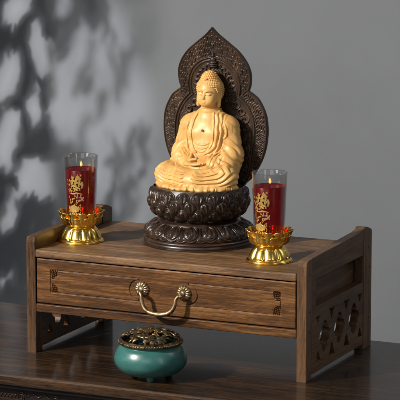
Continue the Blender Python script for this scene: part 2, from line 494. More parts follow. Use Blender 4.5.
def curve_panel(name, loops, x0, thick, mat, parent, bev=0.0007):
    """closed loops in (y,z); first is the outline, others holes; extruded along x"""
    cd = bpy.data.curves.new('tmp', 'CURVE'); cd.dimensions = '2D'; cd.fill_mode = 'BOTH'
    cd.extrude = thick/2-bev; cd.bevel_depth = bev; cd.bevel_resolution = 1; cd.offset = -bev
    for lp in loops:
        s = cd.splines.new('POLY'); s.points.add(len(lp)-1)
        for p, (y, z) in zip(s.points, lp): p.co = (y, z, 0, 1)
        s.use_cyclic_u = True
    to = bpy.data.objects.new('tmp', cd); C.objects.link(to)
    dg = bpy.context.evaluated_depsgraph_get(); dg.update()
    me = bpy.data.meshes.new_from_object(to.evaluated_get(dg))
    V = [(x0+thick/2+v.co.z, v.co.x, v.co.y) for v in me.vertices]
    Fc = [tuple(p.vertices) for p in me.polygons]
    C.objects.unlink(to); bpy.data.objects.remove(to); bpy.data.curves.remove(cd); bpy.data.meshes.remove(me)
    return obj(name, V, Fc, mat, parent, False)

def gourd(cy, cz):
    # quatrefoil: big side lobes, smaller upper lobe and lower lobe
    circles = [(0, 0.0125, 0.0088), (-0.0086, 0.0000, 0.0102), (0.0086, 0.0000, 0.0102), (0, -0.0128, 0.0092)]
    out = []
    for i in range(72):
        th = 2*PI*i/72; d = (math.cos(th), math.sin(th)); best = 0
        for (y, z, r) in circles:
            bq = d[0]*y+d[1]*z; c_ = y*y+z*z-r*r; disc = bq*bq-c_
            if disc >= 0: best = max(best, bq+math.sqrt(disc))
        out.append((cy+best*d[0], cz+best*d[1]))
    return out
def tri(cy, cz, up=1, s=1.0):
    P = [(-0.0088, -0.0066), (-0.004, -0.0062), (0, -0.0060), (0.004, -0.0062), (0.0088, -0.0066), (0.0052, -0.0010), (0.0036, 0.0030), (0, 0.0072), (-0.0036, 0.0030), (-0.0052, -0.0010)]
    Q = smooth_prof(P+[P[0]], 31)[:-1]
    return [(cy+s*y, cz+s*up*z) for y, z in Q]
def rrect(y0, y1, z0, z1, r=0.003):
    out = []
    for (cy, cz, a0) in ((y1-r, z1-r, 0), (y0+r, z1-r, 90), (y0+r, z0+r, 180), (y1-r, z0+r, 270)):
        for k in range(5):
            a_ = math.radians(a0+22.5*k); out.append((cy+r*math.cos(a_), cz+r*math.sin(a_)))
    return out
def side_panel(x0, outer):
    o1 = []
    Pq, Pz = 0.0195, 0.208
    infill = [(Pq, 0.0062), (0.034, 0.0058), (0.060, 0.0068), (0.178, 0.0072), (0.182, 0.0068), (Pz, 0.0068), (Pz, 0.1715), (0.19, 0.1690), (0.12, 0.1672), (0.06, 0.1660), (Pq, 0.1650)]
    holes = [gourd(0.067, 0.050), gourd(0.120, 0.0505), gourd(0.1735, 0.0515), rrect(0.034, 0.2055, 0.0965, 0.1345, 0.0012)]
    for y in (0.0435, 0.0925, 0.1465, 0.1965):
        s = 0.85 if y in (0.0435, 0.1965) else 1.12
        holes.append(tri(y, 0.0765, -1, s)); holes.append(tri(y, 0.0265, 1, s*1.15))
    sp = curve_panel('side_panel', [infill]+holes, x0+0.0006, T-0.0012, M['wood_y'], CAB)
    front = [(0.0, 0.0), (Pq-0.0003, 0.0), (Pq-0.0003, 0.1650), (0.008, 0.1645), (0.003, 0.1635), (0.0006, 0.1610), (0.0, 0.157)]
    curve_panel('post', [front], x0, T, M['wood_z'], sp)
    rear = [(Pz+0.0003, 0.0), (D, 0.0), (D, 0.163), (0.2375, 0.166), (0.2345, 0.1680), (0.222, 0.1725), (0.214, 0.1738), (Pz+0.0003, 0.1735)]
    curve_panel('post', [rear], x0, T, M['wood_z'], sp)
    if outer:
        for (y, z) in ((0.0112, 0.1441), (0.0114, 0.0942), (0.0119, 0.0659), (0.0135, 0.0114), (0.2256, 0.1438), (0.2310, 0.1146), (0.2254, 0.0934), (0.2263, 0.0659), (0.2287, 0.0424)):
            pr = [(0.0, 0.0006), (0.0009, 0.0005), (0.0014, 0.0), (0.0014, -0.004)]
            V, F_ = lathe(pr, 14)
            V = np.stack([x0+T+V[:, 2], y+V[:, 0], z+V[:, 1]], -1)
            obj('screw', V, F_, M['steel'], sp)
    return sp
side_panel(0.0, False)
side_panel(W-T, True)

XI, XO = T+0.0003, W-T-0.0003
# top board: its front edge rounded, slightly proud
box_obj('top_board', (XI, XO, -0.0015, 0.236, 0.1360, 0.1470), M['wood_top'], CAB, 0.0022)
box_obj('rail', (XI, XO, 0.0, 0.016, 0.0585, 0.0705), M['wood_x'], CAB, 0.0016)
box_obj('bottom_board', (XI, XO, 0.0165, 0.236, 0.0600, 0.0690), M['wood_x'], CAB, 0.001)
box_obj('back_panel', (XI, XO, 0.2285, 0.2355, 0.0693, 0.1357), M['wood_x'], CAB, 0.0005)
# inner cheeks seen through the windows of the side panels
for x in (XI, XO-0.004): box_obj('inner_cheek', (x, x+0.004, 0.019, 0.228, 0.0693, 0.1357), M['wood_y'], CAB, 0.0004)

# drawer: front carved as a height field
DRW_X0, DRW_X1, DZ0, DZ1 = XI+0.0012, XO-0.0012, 0.0718, 0.1345
dr = bpy.data.objects.new('drawer', None); C.objects.link(dr); dr.parent = CAB
dr.location = Vector((W/2, 0.0, 0.07))-CAB.location
nx, nz = 900, 150
X, Z = np.meshgrid(np.linspace(DRW_X0, DRW_X1, nx), np.linspace(DZ0, DZ1, nz), indexing='ij')
def seg_d(px, pz, ax, az, bx, bz):
    dx, dz = bx-ax, bz-az; L = dx*dx+dz*dz+1e-12
    t = np.clip(((px-ax)*dx+(pz-az)*dz)/L, 0, 1)
    return np.hypot(px-ax-t*dx, pz-az-t*dz)
CX = (DRW_X0+DRW_X1)/2
xm = np.abs(X-CX)                       # mirrored: the two carved frames are the same
gz0, gz1 = 0.0880, 0.1195
outer_x = CX-0.0375; inner_x = CX-0.1725
dist = np.full(X.shape, 1.0)
def add_seg(*s):
    global dist
    dist = np.minimum(dist, seg_d(xm, Z, *s))
ix = inner_x
add_seg(ix, gz1, outer_x-0.001, gz1); add_seg(ix, gz0, outer_x-0.001, gz0)
add_seg(outer_x, gz0, outer_x, gz1)
add_seg(ix, gz1, ix, gz1-0.0022); add_seg(ix, gz0, ix, gz0+0.0022)
arc = [(ix+0.0015, gz1-0.0022), (ix+0.0075, gz1-0.0045), (ix+0.0120, gz1-0.0095), (ix+0.0135, (gz0+gz1)/2), (ix+0.0120, gz0+0.0095), (ix+0.0075, gz0+0.0045), (ix+0.0015, gz0+0.0022)]
arc = smooth_prof(arc, 26)
for i in range(len(arc)-1): add_seg(*arc[i], *arc[i+1])
groove = np.clip(1-dist/0.00115, 0, 1)
groove = groove*groove*(3-2*groove)
depth = groove*0.0016
# raised bead beside the groove
depth -= 0.0005*np.exp(-((dist-0.0021)/0.0007)**2)
# fret corners in a letter-box lattice
def lattice(px, pz, cx, cz, sgn):
    u = (px-cx)/0.0105; v = (pz-cz)*sgn/0.0125
    inside = (np.abs(u) < 0.5) & (np.abs(v) < 0.5)
    a_ = np.abs(np.sin((u*1.0+v*0.25)*PI*4.0)); b_ = np.abs(np.sin((v*1.0-u*0.2)*PI*4.4+0.7))
    pat = ((a_ < 0.50) | (b_ < 0.46)) & ~((a_ > 0.86) & (b_ < 0.2))
    cut = (u < -0.12) & (v < -0.12) & (u+v < -0.45)
    return inside & pat & ~cut
for cz, sg in ((gz1-0.0062, 1), (gz0+0.0062, -1)):
    msk = lattice(xm, Z, outer_x-0.0060, cz, sg).astype(float)
    for _ in range(2):
        msk[1:-1, 1:-1] = (msk[1:-1, 1:-1]*2+msk[:-2, 1:-1]+msk[2:, 1:-1]+msk[1:-1, :-2]+msk[1:-1, 2:])/6
    depth = np.maximum(depth, 0.0042*np.clip(msk*1.6-0.3, 0, 1))
edge = np.minimum(np.minimum(X-DRW_X0, DRW_X1-X), np.minimum(Z-DZ0, DZ1-Z))
depth += 0.0014*np.clip(1-edge/0.0014, 0, 1)**2
Vf = np.stack([X, 0.0005+depth, Z], -1).reshape(-1, 3)
Vb = []
Ff = grid_faces(nx, nz)
# rim going back into the carcass
ring = [i*nz for i in range(nx)]+[(nx-1)*nz+j for j in range(1, nz)]+[i*nz+nz-1 for i in range(nx-2, -1, -1)]+[j for j in range(nz-2, 0, -1)]
ring = np.array(ring); off = len(Vf)
Vr = Vf[ring].copy(); Vr[:, 1] = 0.014
rn = len(ring); kk = np.arange(rn)
Fr = np.stack([ring[kk], off+kk, off+(kk+1) % rn, ring[(kk+1) % rn]], -1)
drawer_front = obj('drawer_front', np.vstack([Vf, Vr]), np.vstack([Ff, Fr[:, ::-1]]), M['wood_x'], dr)

# handle
def rosette(x, z):
    A_ = Acc()
    n = 84; rings = [(0.0, 0.0062), (0.0022, 0.0060), (0.0034, 0.0050), (0.0040, 0.0044), (0.0058, 0.0047), (0.0078, 0.0040), (0.0094, 0.0026), (0.0102, 0.0008), (0.0100, -0.0004)]
    R_ = smooth_prof(rings, 34)
    def mod(T_, K, R, Z_):
        rel = np.clip((R-0.0036)/0.0065, 0, 1)
        lob = np.abs(np.cos(T_*7))
        return R*(1+0.09*rel*lob), Z_+0.0016*rel*(lob-0.45)*np.clip((0.0108-R)/0.002, 0, 1)
    V, F_ = lathe(R_, n, (0, 0, 0), mod)
    V = np.stack([x+V[:, 0], -V[:, 2]+0.0012, z+V[:, 1]], -1)
    A_.add((V, F_[:, ::-1]))
    A_.add(blob((x, -0.0095, z-0.0022), (0.0032, 0.0042, 0.0032), nu=16, nv=10))
    return A_
hd = bpy.data.objects.new('handle', None); C.objects.link(hd); hd.parent = CAB
hd.location = Vector((0.2095, 0, 0.105))-CAB.location
kx0, kx1, kz = 0.1782, 0.2412, 0.1055
rosette(kx0, kz).build('rosette', M['brass'], hd)
rosette(kx1, kz).build('rosette', M['brass'], hd)
half = [(0.0, -0.0100, kz-0.0022), (0.0030, -0.0128, kz-0.0025), (0.0058, -0.0142, kz-0.0068), (0.0068, -0.0150, kz-0.0135), (0.0098, -0.0160, kz-0.0205), (0.0160, -0.0168, kz-0.0258), (0.0240, -0.0172, kz-0.0282), (0.0315, -0.0173, kz-0.0288)]
pts = [(kx0+p[0], p[1], p[2]) for p in half]+[(kx1-p[0], p[1], p[2]) for p in reversed(half[:-1])]
P = smooth_prof(pts, 90)
tt = np.linspace(0, 1, 90)
rad = 0.0020+0.0012*np.sin(PI*tt)+0.0011*np.exp(-((tt-0.13)/0.035)**2)*0+0.0008*np.exp(-(np.minimum(tt, 1-tt)/0.03)**2)
V, F_ = tube(P, rad, 16)
obj('bail', V, F_, M['brass'], hd)

# ------------------------------------------------------------------ buddha statue
SX, SY, SZ = 0.196, 0.146, 0.147
BUD = thing('buddha_statue', (SX, SY, SZ), 'pale carved wooden seated Buddha on a dark lotus throne before a pointed dark halo board', 'statue')
def statue(name, V, F_, mat, parent=BUD):
    return obj(name, V+np.array([SX, SY, SZ]), F_, mat, parent)

def opening(X, Y, Z):
    """negative inside the bared chest / neck / head region"""
    hw = np.interp(Z, [0.120, 0.1255, 0.132, 0.142, 0.155, 0.168, 0.178, 0.186], [0.000, 0.0075, 0.0130, 0.0165, 0.0172, 0.0150, 0.0120, 0.0125]).astype(np.float32)
    d = np.abs(X+0.0012)-hw
    d = np.maximum(d, 0.1225-Z)
    d = np.maximum(d, (Y-0.036)-np.clip((Z-0.176)*4, 0, 0.05))
    return d
fb = Field((-0.068, -0.050, 0.076), (0.066, 0.062, 0.222), 0.00048)
# bare body first: neck, head, chest
fb.ell((0, 0.0345, 0.2085), (0.0165, 0.0180, 0.0195), 0.002)
fb.ell((0, 0.0305, 0.2000), (0.0142, 0.0142, 0.0122), 0.006)
fb.ell((0, 0.0240, 0.1925), (0.0078, 0.0078, 0.0048), 0.006)          # chin
for s in (-1, 1): fb.ell((s*0.0070, 0.0225, 0.1985), (0.0058, 0.0056, 0.0066), 0.004)   # cheeks
fb.cap((0, 0.034, 0.196), (0, 0.037, 0.176), 0.0098, 0.0120, 0.004)
for z_ in (0.1855, 0.1815): fb.ell((0, 0.0345, z_), (0.0116, 0.0116, 0.0016), 0.0015)    # neck rings
fb.ell((0, 0.033, 0.150), (0.0325, 0.0195, 0.028), 0.006)
fb.ell((0, 0.030, 0.122), (0.032, 0.0215, 0.026), 0.012)
for s in (-1, 1):
    fb.cap((0, 0.037, 0.174), (s*0.026, 0.037, 0.1620), 0.0100, 0.0120, 0.009)
    fb.ell((s*0.0125, 0.0215, 0.1500), (0.0120, 0.0085, 0.0085), 0.006)              # breast
    # shoulder, upper arm, forearm
    fb.cap((s*0.0310, 0.036, 0.1570), (s*0.0388, 0.030, 0.1210), 0.0124, 0.0118, 0.008)
    fb.cap((s*0.0395, 0.030, 0.1200), (s*0.0190, 0.0030, 0.1100), 0.0112, 0.0080, 0.006)
    # hanging sleeve between elbow and thigh
    fb.ell((s*0.0370, 0.0230, 0.1080), (0.0130, 0.0170, 0.0200), 0.008)
    # thigh, knee, crossed shin
    fb.cap((s*0.018, 0.032, 0.0965), (s*0.0450, -0.0080, 0.0955), 0.0180, 0.0145, 0.008)
    fb.cap((s*0.0455, -0.0100, 0.0945), (-s*0.006, -0.0275, 0.0910), 0.0142, 0.0105, 0.006)
fb.ell((0, 0.000, 0.087), (0.050, 0.034, 0.0110), 0.008)
fb.ell((0, 0.002, 0.090), (0.042, 0.030, 0.0150), 0.008)
fb.ell((0, 0.030, 0.093), (0.040, 0.022, 0.0170), 0.008)

# --- robe: body grown outward everywhere but at the opening, with folds
Xg, Yg, Zg = np.ix_(*fb.ax)
B = fb.F
op_ = opening(Xg, Yg, Zg)
fold = np.zeros(B.shape, np.float32)
def tri_wave(u):   # rounded ridge, narrow valley
    f_ = u-np.floor(u)      # slow rise, sharp undercut
    return (np.where(f_ < 0.80, np.sin(f_/0.80*PI/2)**1.2, np.cos((f_-0.80)/0.20*PI/2)**0.8)*2-1).astype(np.float32)
def smooth01(x, a_, b_):
    t = np.clip((x-a_)/(b_-a_), 0, 1); return (t*t*(3-2*t)).astype(np.float32)
wob = (0.0012*np.sin(Xg*230+1.0)+0.0010*np.sin(Zg*310+2.0)+0.0008*np.sin(Yg*280)).astype(np.float32)
# drapes that follow the opening edge over the chest and shoulder
front = 1-smooth01(Yg, 0.034, 0.044)
m_ch = smooth01(Zg, 0.118, 0.126)*(1-smooth01(Zg, 0.176, 0.182))*front*(1-smooth01(np.abs(Xg), 0.026, 0.031))
fold += 0.00090*m_ch*tri_wave((op_+wob*0.8)/0.0066)
# sleeves: slanting folds that wrap the arm
s_ax = np.sign(Xg)
u_arm = (Zg*0.92+np.abs(Xg)*0.75+Yg*0.30+wob*1.4)
m_arm = smooth01(np.abs(Xg), 0.027, 0.032)*smooth01(Zg, 0.100, 0.108)*(1-smooth01(Zg, 0.163, 0.172))
m_arm = m_arm*(0.45+0.55*(1-smooth01(Zg, 0.128, 0.146)))
fold += 0.00095*m_arm*tri_wave(u_arm/0.0105)
# upright sleeve pleats beneath the elbow
m_sl = smooth01(np.abs(Xg), 0.016, 0.020)*(1-smooth01(Zg, 0.128, 0.136))*smooth01(Zg, 0.104, 0.110)*(1-smooth01(np.abs(Xg), 0.030, 0.036))
fold += 0.0006*m_sl*tri_wave((np.abs(Xg)*0.9-Zg*0.5+wob)/0.0068)
# leg drapery: curved folds that swing from each knee to the lap
for s, cx_, cz_, lam in ((-1, -0.014, 0.1235, 0.0060), (1, 0.0215, 0.1075, 0.0060)):
    r_ = np.sqrt(((Xg-cx_)*(0.62 if s < 0 else 0.60))**2+((Zg-cz_)*1.25)**2+(Yg*0.15+0.004)**2)
    m_l = smooth01(s*Xg, 0.004, 0.009)*(1-smooth01(Zg, 0.101, 0.107))*(1-smooth01(Yg, 0.0, 0.016))*smooth01(Zg, 0.0825, 0.0865)
    if s < 0: m_l = m_l*(1-smooth01(-Xg, 0.046, 0.058)*0.7)
    fold += 0.00110*m_l*tri_wave((r_+wob*0.5)/lam)
R_ = B-0.0016-fold
# groove between the two legs' drapery
kk_ = 0.0010
def smax(a_, b_, k):
    h_ = np.clip(k-np.abs(a_-b_), 0, None)/k
    return np.maximum(a_, b_)+h_*h_*k*0.25
neck = np.maximum(Zg-0.1805-np.clip((Yg-0.030)*0.5, -0.004, 0.004), -0.1)
R_ = smax(R_, -op_, kk_); R_ = smax(R_, neck.astype(np.float32), kk_)
fb.F = np.minimum(B, R_).astype(np.float32)
def ycross(A_, x_, z_):
    fx, fz = (x_-fb.lo[0])/fb.h, (z_-fb.lo[2])/fb.h
    i, k_ = int(fx), int(fz); fx -= i; fz -= k_
    c_ = A_[i, :, k_]*(1-fx)*(1-fz)+A_[i+1, :, k_]*fx*(1-fz)+A_[i, :, k_+1]*(1-fx)*fz+A_[i+1, :, k_+1]*fx*fz
    j = int(np.argmax(c_ < 0)); t = c_[j-1]/(c_[j-1]-c_[j])
    return float(fb.ax[1][j-1]+t*fb.h)
# collar roll along the opening edge
for s in (-1, 1):
    zs = [0.1790, 0.172, 0.162, 0.150, 0.140, 0.131, 0.1250]
    hw = np.interp(zs, [0.120, 0.1255, 0.132, 0.142, 0.155, 0.168, 0.178, 0.186], [0.000, 0.0075, 0.0130, 0.0165, 0.0172, 0.0150, 0.0120, 0.0125])
    pts = []
    for z_, h_ in zip(zs, hw):
        x_ = s*h_-0.0012+s*0.0004
        i = int((x_-fb.lo[0])/fb.h); k_ = int((z_-fb.lo[2])/fb.h)
        pts.append((x_, ycross(B, x_, z_)-0.0010, z_))
    fb.line(pts, 0.00115, 0.0008)
    # second drape of the robe, crossing over the shoulder
    pts2 = []
    for z_, h_ in zip(zs[1:], hw[1:]):
        x_ = s*(h_+0.0085+0.25*(z_-0.150))
        i = int((x_-fb.lo[0])/fb.h); k_ = int((z_-fb.lo[2])/fb.h)
        pts2.append((x_, ycross(fb.F, x_, z_)+0.0003, z_))
    fb.line(pts2, 0.0008, 0.0016)
def on_front(x_, z_, off=0.0):
    i = int((x_-fb.lo[0])/fb.h); k_ = int((z_-fb.lo[2])/fb.h)
    return (x_, ycross(fb.F, x_, z_)+off, z_)
for path, rad_ in (([(0.0235, 0.1660), (0.0265, 0.1560), (0.0250, 0.1440), (0.0225, 0.1330), (0.0190, 0.1240)], 0.0013),
                   ([(0.0300, 0.1640), (0.0330, 0.1560), (0.0325, 0.1480), (0.0285, 0.1450)], 0.0011),
                   ([(-0.0255, 0.1640), (-0.0280, 0.1520), (-0.0265, 0.1400), (-0.0230, 0.1290)], 0.0011)):
    fb.line([on_front(x_, z_, 0.0002) for x_, z_ in path], rad_, 0.0011)
for path in ([(0.0215, 0.1655), (0.0243, 0.1560), (0.0228, 0.1440), (0.0203, 0.1330), (0.0168, 0.1240)], [(0.0281, 0.1640), (0.0311, 0.1560), (0.0306, 0.1490)],
             [(-0.0235, 0.1630), (-0.0260, 0.1520), (-0.0245, 0.1400), (-0.0210, 0.1290)]):
    fb.line([on_front(x_, z_, -0.0001) for x_, z_ in path], [0.00035, 0.0006, 0.00035], 0.0005, 'sub')
# under-robe belly folds in the opening
for z_, h_ in ((0.1385, 0.011), (0.1335, 0.010), (0.1290, 0.0075)):
    pts = []
    for t in np.linspace(-1, 1, 7):
        x_ = t*h_-0.001; zz = z_-0.0030*(1-t*t)
        i = int((x_-fb.lo[0])/fb.h); k_ = int((zz-fb.lo[2])/fb.h)
        j = int(np.argmax(B[i, :, k_] < 0)); pts.append((x_, fb.ax[1][j]+0.0001, zz))
    fb.line(pts, 0.0008, 0.0012)
# cuffs: wide sleeve openings draped over the knees
for s in (-1, 1):
    fb.line([(s*0.0225, 0.0040, 0.1195), (s*0.0260, -0.0010, 0.1120), (s*0.0300, -0.0030, 0.1065), (s*0.0380, -0.0010, 0.1075), (s*0.0440, 0.010, 0.1105)], [0.0016, 0.0022, 0.0020, 0.0020, 0.0012], 0.002)
    fb.line([(s*0.0150, 0.0100, 0.1230), (s*0.0140, 0.0005, 0.1170), (s*0.0180, -0.0050, 0.1090), (s*0.0230, -0.0060, 0.1060)], [0.0012, 0.0016, 0.0016, 0.0008], 0.0015)
# hem along the seat: scallops
nS = 17
for i in range(nS):
    t = i/(nS-1)
    ang = math.radians(186+(354-186)*t)
    x_ = 0.0555*math.cos(ang); y_ = -0.002+0.0375*math.sin(ang)
    e = 0.0062+0.0014*math.sin(i*2.1)
    fb.ell((x_, y_, 0.0806+0.0006*math.sin(i*1.7)), (e, 0.0075, 0.0042), 0.0030)
    if i % 3 != 1: fb.line([(x_+0.0038+0.001*math.sin(i*3), y_-0.0062, 0.0775), (x_+0.0034, y_-0.0056, 0.0825), (x_+0.0008, y_-0.0036, 0.0875)], [0.0012, 0.0007, 0.0002], 0.0010, 'sub')
# middle fan of cloth between the shins
for i, x_ in enumerate((-0.008, -0.0035, 0.001, 0.0055)):
    fb.line([(x_*0.4, -0.0300, 0.0965), (x_*0.9, -0.0365, 0.0890), (x_*1.5, -0.0385, 0.0815)], [0.0010, 0.0022, 0.0026], 0.0012)
# hands in the lap, right upon left, thumbs meeting, round a small gem
def hand(s, z0, y0):
    a_ = 0.18*s
    rot = [[math.cos(a_), math.sin(a_), 0], [-math.sin(a_), math.cos(a_), 0], [0, 0, 1]]
    fb.ell((s*0.0120, y0+0.001, z0), (0.0090, 0.0070, 0.0031), 0.0015, rot)
    fb.cap((s*0.0240, 0.0050, z0+0.001), (s*0.0145, y0+0.001, z0), 0.0052, 0.0042, 0.002)
    for f_ in range(4):
        yy = y0-0.0054+0.0033*f_
        L = (0.0150, 0.0180, 0.0172, 0.0140)[3-f_]
        x1 = s*0.0065
        fb.line([(x1, yy+0.0003, z0+0.0004), (x1-s*L*0.5, yy-0.0002, z0+0.0006), (x1-s*L, yy+0.0006, z0+0.0018)], [0.0018, 0.0017, 0.0014], 0.0003, n=6)
    # thumb leaves the side of the palm near the wrist and meets the other
    fb.line([(s*0.0155, y0+0.0045, z0+0.0020), (s*0.0095, y0+0.0040, z0+0.0055), (s*0.0014, y0+0.0022, z0+0.0070)], [0.0024, 0.0020, 0.0016], 0.0006, n=8)
hand(1, 0.1058, -0.0095)
hand(-1, 0.1105, -0.0085)
# --- face
FY = 0.0165
fb.line([(0, 0.0178, 0.2088), (0, 0.0162, 0.2045), (0, 0.0146, 0.1998)], [0.0008, 0.0009, 0.0012], 0.0018)        # nose
for s in (-1, 1):
    fb.ell((s*0.0015, 0.0158, 0.1990), (0.0010, 0.0012, 0.0008), 0.0008)
    fb.ell((s*0.0056, 0.0186, 0.2045), (0.0048, 0.0030, 0.0024), 0.0015, mode='sub') if False else None
    fb.ell((s*0.0060, 0.0184, 0.2056), (0.0040, 0.0024, 0.0025), 0.0010)                                              # lid
    fb.line([(s*0.0026, 0.0168, 0.2046), (s*0.0050, 0.0156, 0.2038), (s*0.0080, 0.0164, 0.2040), (s*0.0102, 0.0188, 0.2050)], 0.00045, 0.0004, 'sub')
    fb.line([(s*0.0012, 0.0166, 0.2080), (s*0.0040, 0.0158, 0.2102), (s*0.0075, 0.0170, 0.2104), (s*0.0108, 0.0198, 0.2084)], [0.0006, 0.0006, 0.0003], 0.0014)   # brow
    # ears: long lobes
    fb.line([(s*0.0160, 0.0320, 0.2070), (s*0.0172, 0.0345, 0.2085), (s*0.0176, 0.0362, 0.2050), (s*0.0168, 0.0345, 0.1990), (s*0.0162, 0.0325, 0.1930), (s*0.0160, 0.0318, 0.1885)], [0.0016, 0.0017, 0.0018, 0.0017, 0.0021, 0.0023], 0.0010)
    fb.line([(s*0.0160, 0.0318, 0.2065), (s*0.0160, 0.0318, 0.2000), (s*0.0158, 0.0315, 0.1925)], [0.0013, 0.0012, 0.0016], 0.0010)
fb.ell((0, 0.0159, 0.1957), (0.0031, 0.0014, 0.00080), 0.0008)      # upper lip
fb.ell((0, 0.0162, 0.1937), (0.0025, 0.0014, 0.00090), 0.0008)      # lower lip
fb.line([(-0.0036, 0.0160, 0.1948), (-0.0014, 0.0147, 0.1946), (0.0014, 0.0147, 0.1946), (0.0036, 0.0160, 0.1948)], 0.00036, 0.0003, 'sub')
fb.line([(0, 0.0148, 0.1983), (0, 0.0142, 0.1968)], 0.0004, 0.0006, 'sub')
fb.ell((0, 0.0170, 0.2120), (0.0008, 0.0009, 0.0008), 0.0003)       # mark between the brows
fb.F[:, :, 0] = 0.05; 
V, F_ = fb.mesh()
body = statue('body', V, F_, M['boxwood'])
del fb, B, R_, fold, Xg, Yg, Zg, op_, wob, neck

# hair: cap with rows of snail curls and the cranial bump
fh = Field((-0.0245, 0.008, 0.193), (0.0245, 0.062, 0.243), 0.00042)
fh.ell((0, 0.0372, 0.2125), (0.0182, 0.0182, 0.0150), 0.002)
fh.ell((0, 0.0360, 0.2255), (0.0112, 0.0110, 0.0105), 0.006)
fh.ell((0, 0.0440, 0.2040), (0.0155, 0.0120, 0.0130), 0.006)
Xh, Yh, Zh = np.ix_(*fh.ax)
# hairline: keep hair above a plane that drops behind the ears
hl = (0.2136-np.clip((Yh-0.0250)*1.9, -0.0012, 0.030)+0.0*Xh) - Zh + 0*Xh
fh.F = np.maximum(fh.F, hl.astype(np.float32))
def surf_r(cy, dirv):
    lo_, hi_ = 0.0, 0.03
    for t in np.arange(0.004, 0.032, 0.0002):
        p = np.array([0, 0.0365, 0.2130])+dirv*t
        ii = ((p-fh.lo)/fh.h).astype(int)
        if np.any(ii < 0) or np.any(ii >= fh.n): return None
        if fh.F[tuple(ii)] > 0: return p if t > 0.0042 else None
    return None
base_F = fh.F.copy()
curls = []
for row, el in enumerate(np.radians(np.arange(-38, 91, 8.2))):
    rr_ = max(math.cos(el), 0.03)
    n = max(1, int(round(2*PI*0.0195*rr_/0.00265)))
    for i in range(n):
        az = 2*PI*(i+0.5*(row % 2))/n
        d = np.array([math.cos(az)*math.cos(el), math.sin(az)*math.cos(el), math.sin(el)])
        p = surf_r(0, d)
        if p is not None and p[2] > 0.2136-min(max((p[1]-0.025)*1.9, -0.0012), 0.030)+0.0004: curls.append(p)
# hairline row
for p in curls: fh.ell(p, (0.00155, 0.00155, 0.0014), 0.0003)
fh.ell((0, 0.0218, 0.2268), (0.0026, 0.0014, 0.0014), 0.0004)
V, F_ = fh.mesh()
hair = statue('hair', V, F_, M['boxwood'])
V, F_ = blob((0, 0.0236, 0.2245), (0.0021, 0.0012, 0.0012), nu=16, nv=10)
statue('forehead_jewel', np.array(V), F_, M['gem'], hair)
V, F_ = blob((0.0, -0.0062, 0.1190), (0.0020, 0.0020, 0.0017), nu=16, nv=10)
statue('gem', np.array(V), F_, M['gem'])
# small dark emblem on the bare chest
a = Acc()
ex, ez, ey, e = -0.0005, 0.1555, 0.0107, 0.0021
a.add(blob((ex, ey+0.0013, ez), (0.0017, 0.0007, 0.0021), nu=24, nv=14))
a.add(blob((ex+0.0009, ey+0.0014, ez-0.0009), (0.0011, 0.0007, 0.0010), nu=16, nv=10))
statue('chest_emblem', np.array(a.V), a.F, M['ink'], body)

# --- lotus throne and its foot: lathed profile with carved petals
def carved(prof, n, nth, layers, cz=0.0):
    P = smooth_prof(prof, n); seg = np.linalg.norm(np.diff(P, axis=0), axis=1)
    s = np.concatenate([[0], np.cumsum(seg)]); tot = s[-1]
    Tn = np.gradient(P, axis=0); Tn /= np.linalg.norm(Tn, axis=1)[:, None]
    Nn = np.stack([Tn[:, 1], -Tn[:, 0]], -1)           # outward for a profile going up
    th = np.linspace(0, 2*PI, nth, endpoint=False)
    TH, SS = np.meshgrid(th, s, indexing='ij')
    disp = np.zeros(TH.shape)
    RR = P[:, 0][None, :]+0*TH
    for (s0, s1, npet, phase, lift, up, curl) in layers:
        # petal rooted at s0 with its round tip at s1; measured in metres on the surface
        u = ((TH*npet/(2*PI)+phase) % 1.0)*2-1
        hw_ = PI*RR.mean()/npet
        a_ = u*hw_; b_ = SS-(s1-hw_*1.02)
        rad_ = np.where(b_ > 0, np.hypot(a_, b_), np.abs(a_))/hw_
        # a slight point at the tip
        rad_ = rad_+0.10*np.clip(b_/hw_, 0, 1)*np.minimum(np.abs(u), 0.5)
        ins = np.clip((1.0-rad_)/0.07, 0, 1)*(SS > s0)
        dome = lift+0.0030*np.clip(1-rad_**2.2, 0, 1)**0.6
        dome = dome-abs(curl)*0.0014*np.exp(-((rad_-0.80)/0.055)**2)
        arch = np.exp(-((rad_-0.52)/0.07)**2)*np.clip(b_/hw_*1.5+0.7, 0, 1)
        dome = dome+abs(curl)*0.0007*arch
        inn = np.clip((0.66-rad_)/0.08, 0, 1)
        fan = np.arctan2(a_, b_+1.05*hw_)                    # veins fan out from the root, swept to one side
        dome = dome+abs(curl)*0.00055*np.cos(fan*15+1.6*b_/hw_)*inn
        dome = dome+abs(curl)*0.0011*np.exp(-((a_/hw_+0.10*np.sin(b_/hw_*5))/0.13)**2)*np.clip(0.62-np.abs(b_/hw_+0.05), 0, 0.3)/0.3
        dome = dome-0.0008*np.exp(-(a_/hw_/0.07)**2)*np.clip(-(b_/hw_)-0.45, 0, 1)
        disp = np.where(ins > 0, disp*(1-ins)+dome*ins, disp)
    PX = P[:, 0][None, :]+disp*Nn[:, 0][None, :]; PZ = P[:, 1][None, :]+disp*Nn[:, 1][None, :]
    V = np.stack([PX*np.cos(TH), PX*np.sin(TH), PZ+cz], -1).reshape(-1, 3)
    return V, grid_faces(nth, n, True, False), tot
seat_prof = [(0.040, 0.0405), (0.050, 0.0412), (0.0575, 0.0445), (0.0640, 0.0515), (0.0668, 0.0595), (0.0660, 0.0705), (0.0632, 0.0805)]
P_ = smooth_prof(seat_prof, 200); tot = np.linalg.norm(np.diff(P_, axis=0), axis=1).sum()
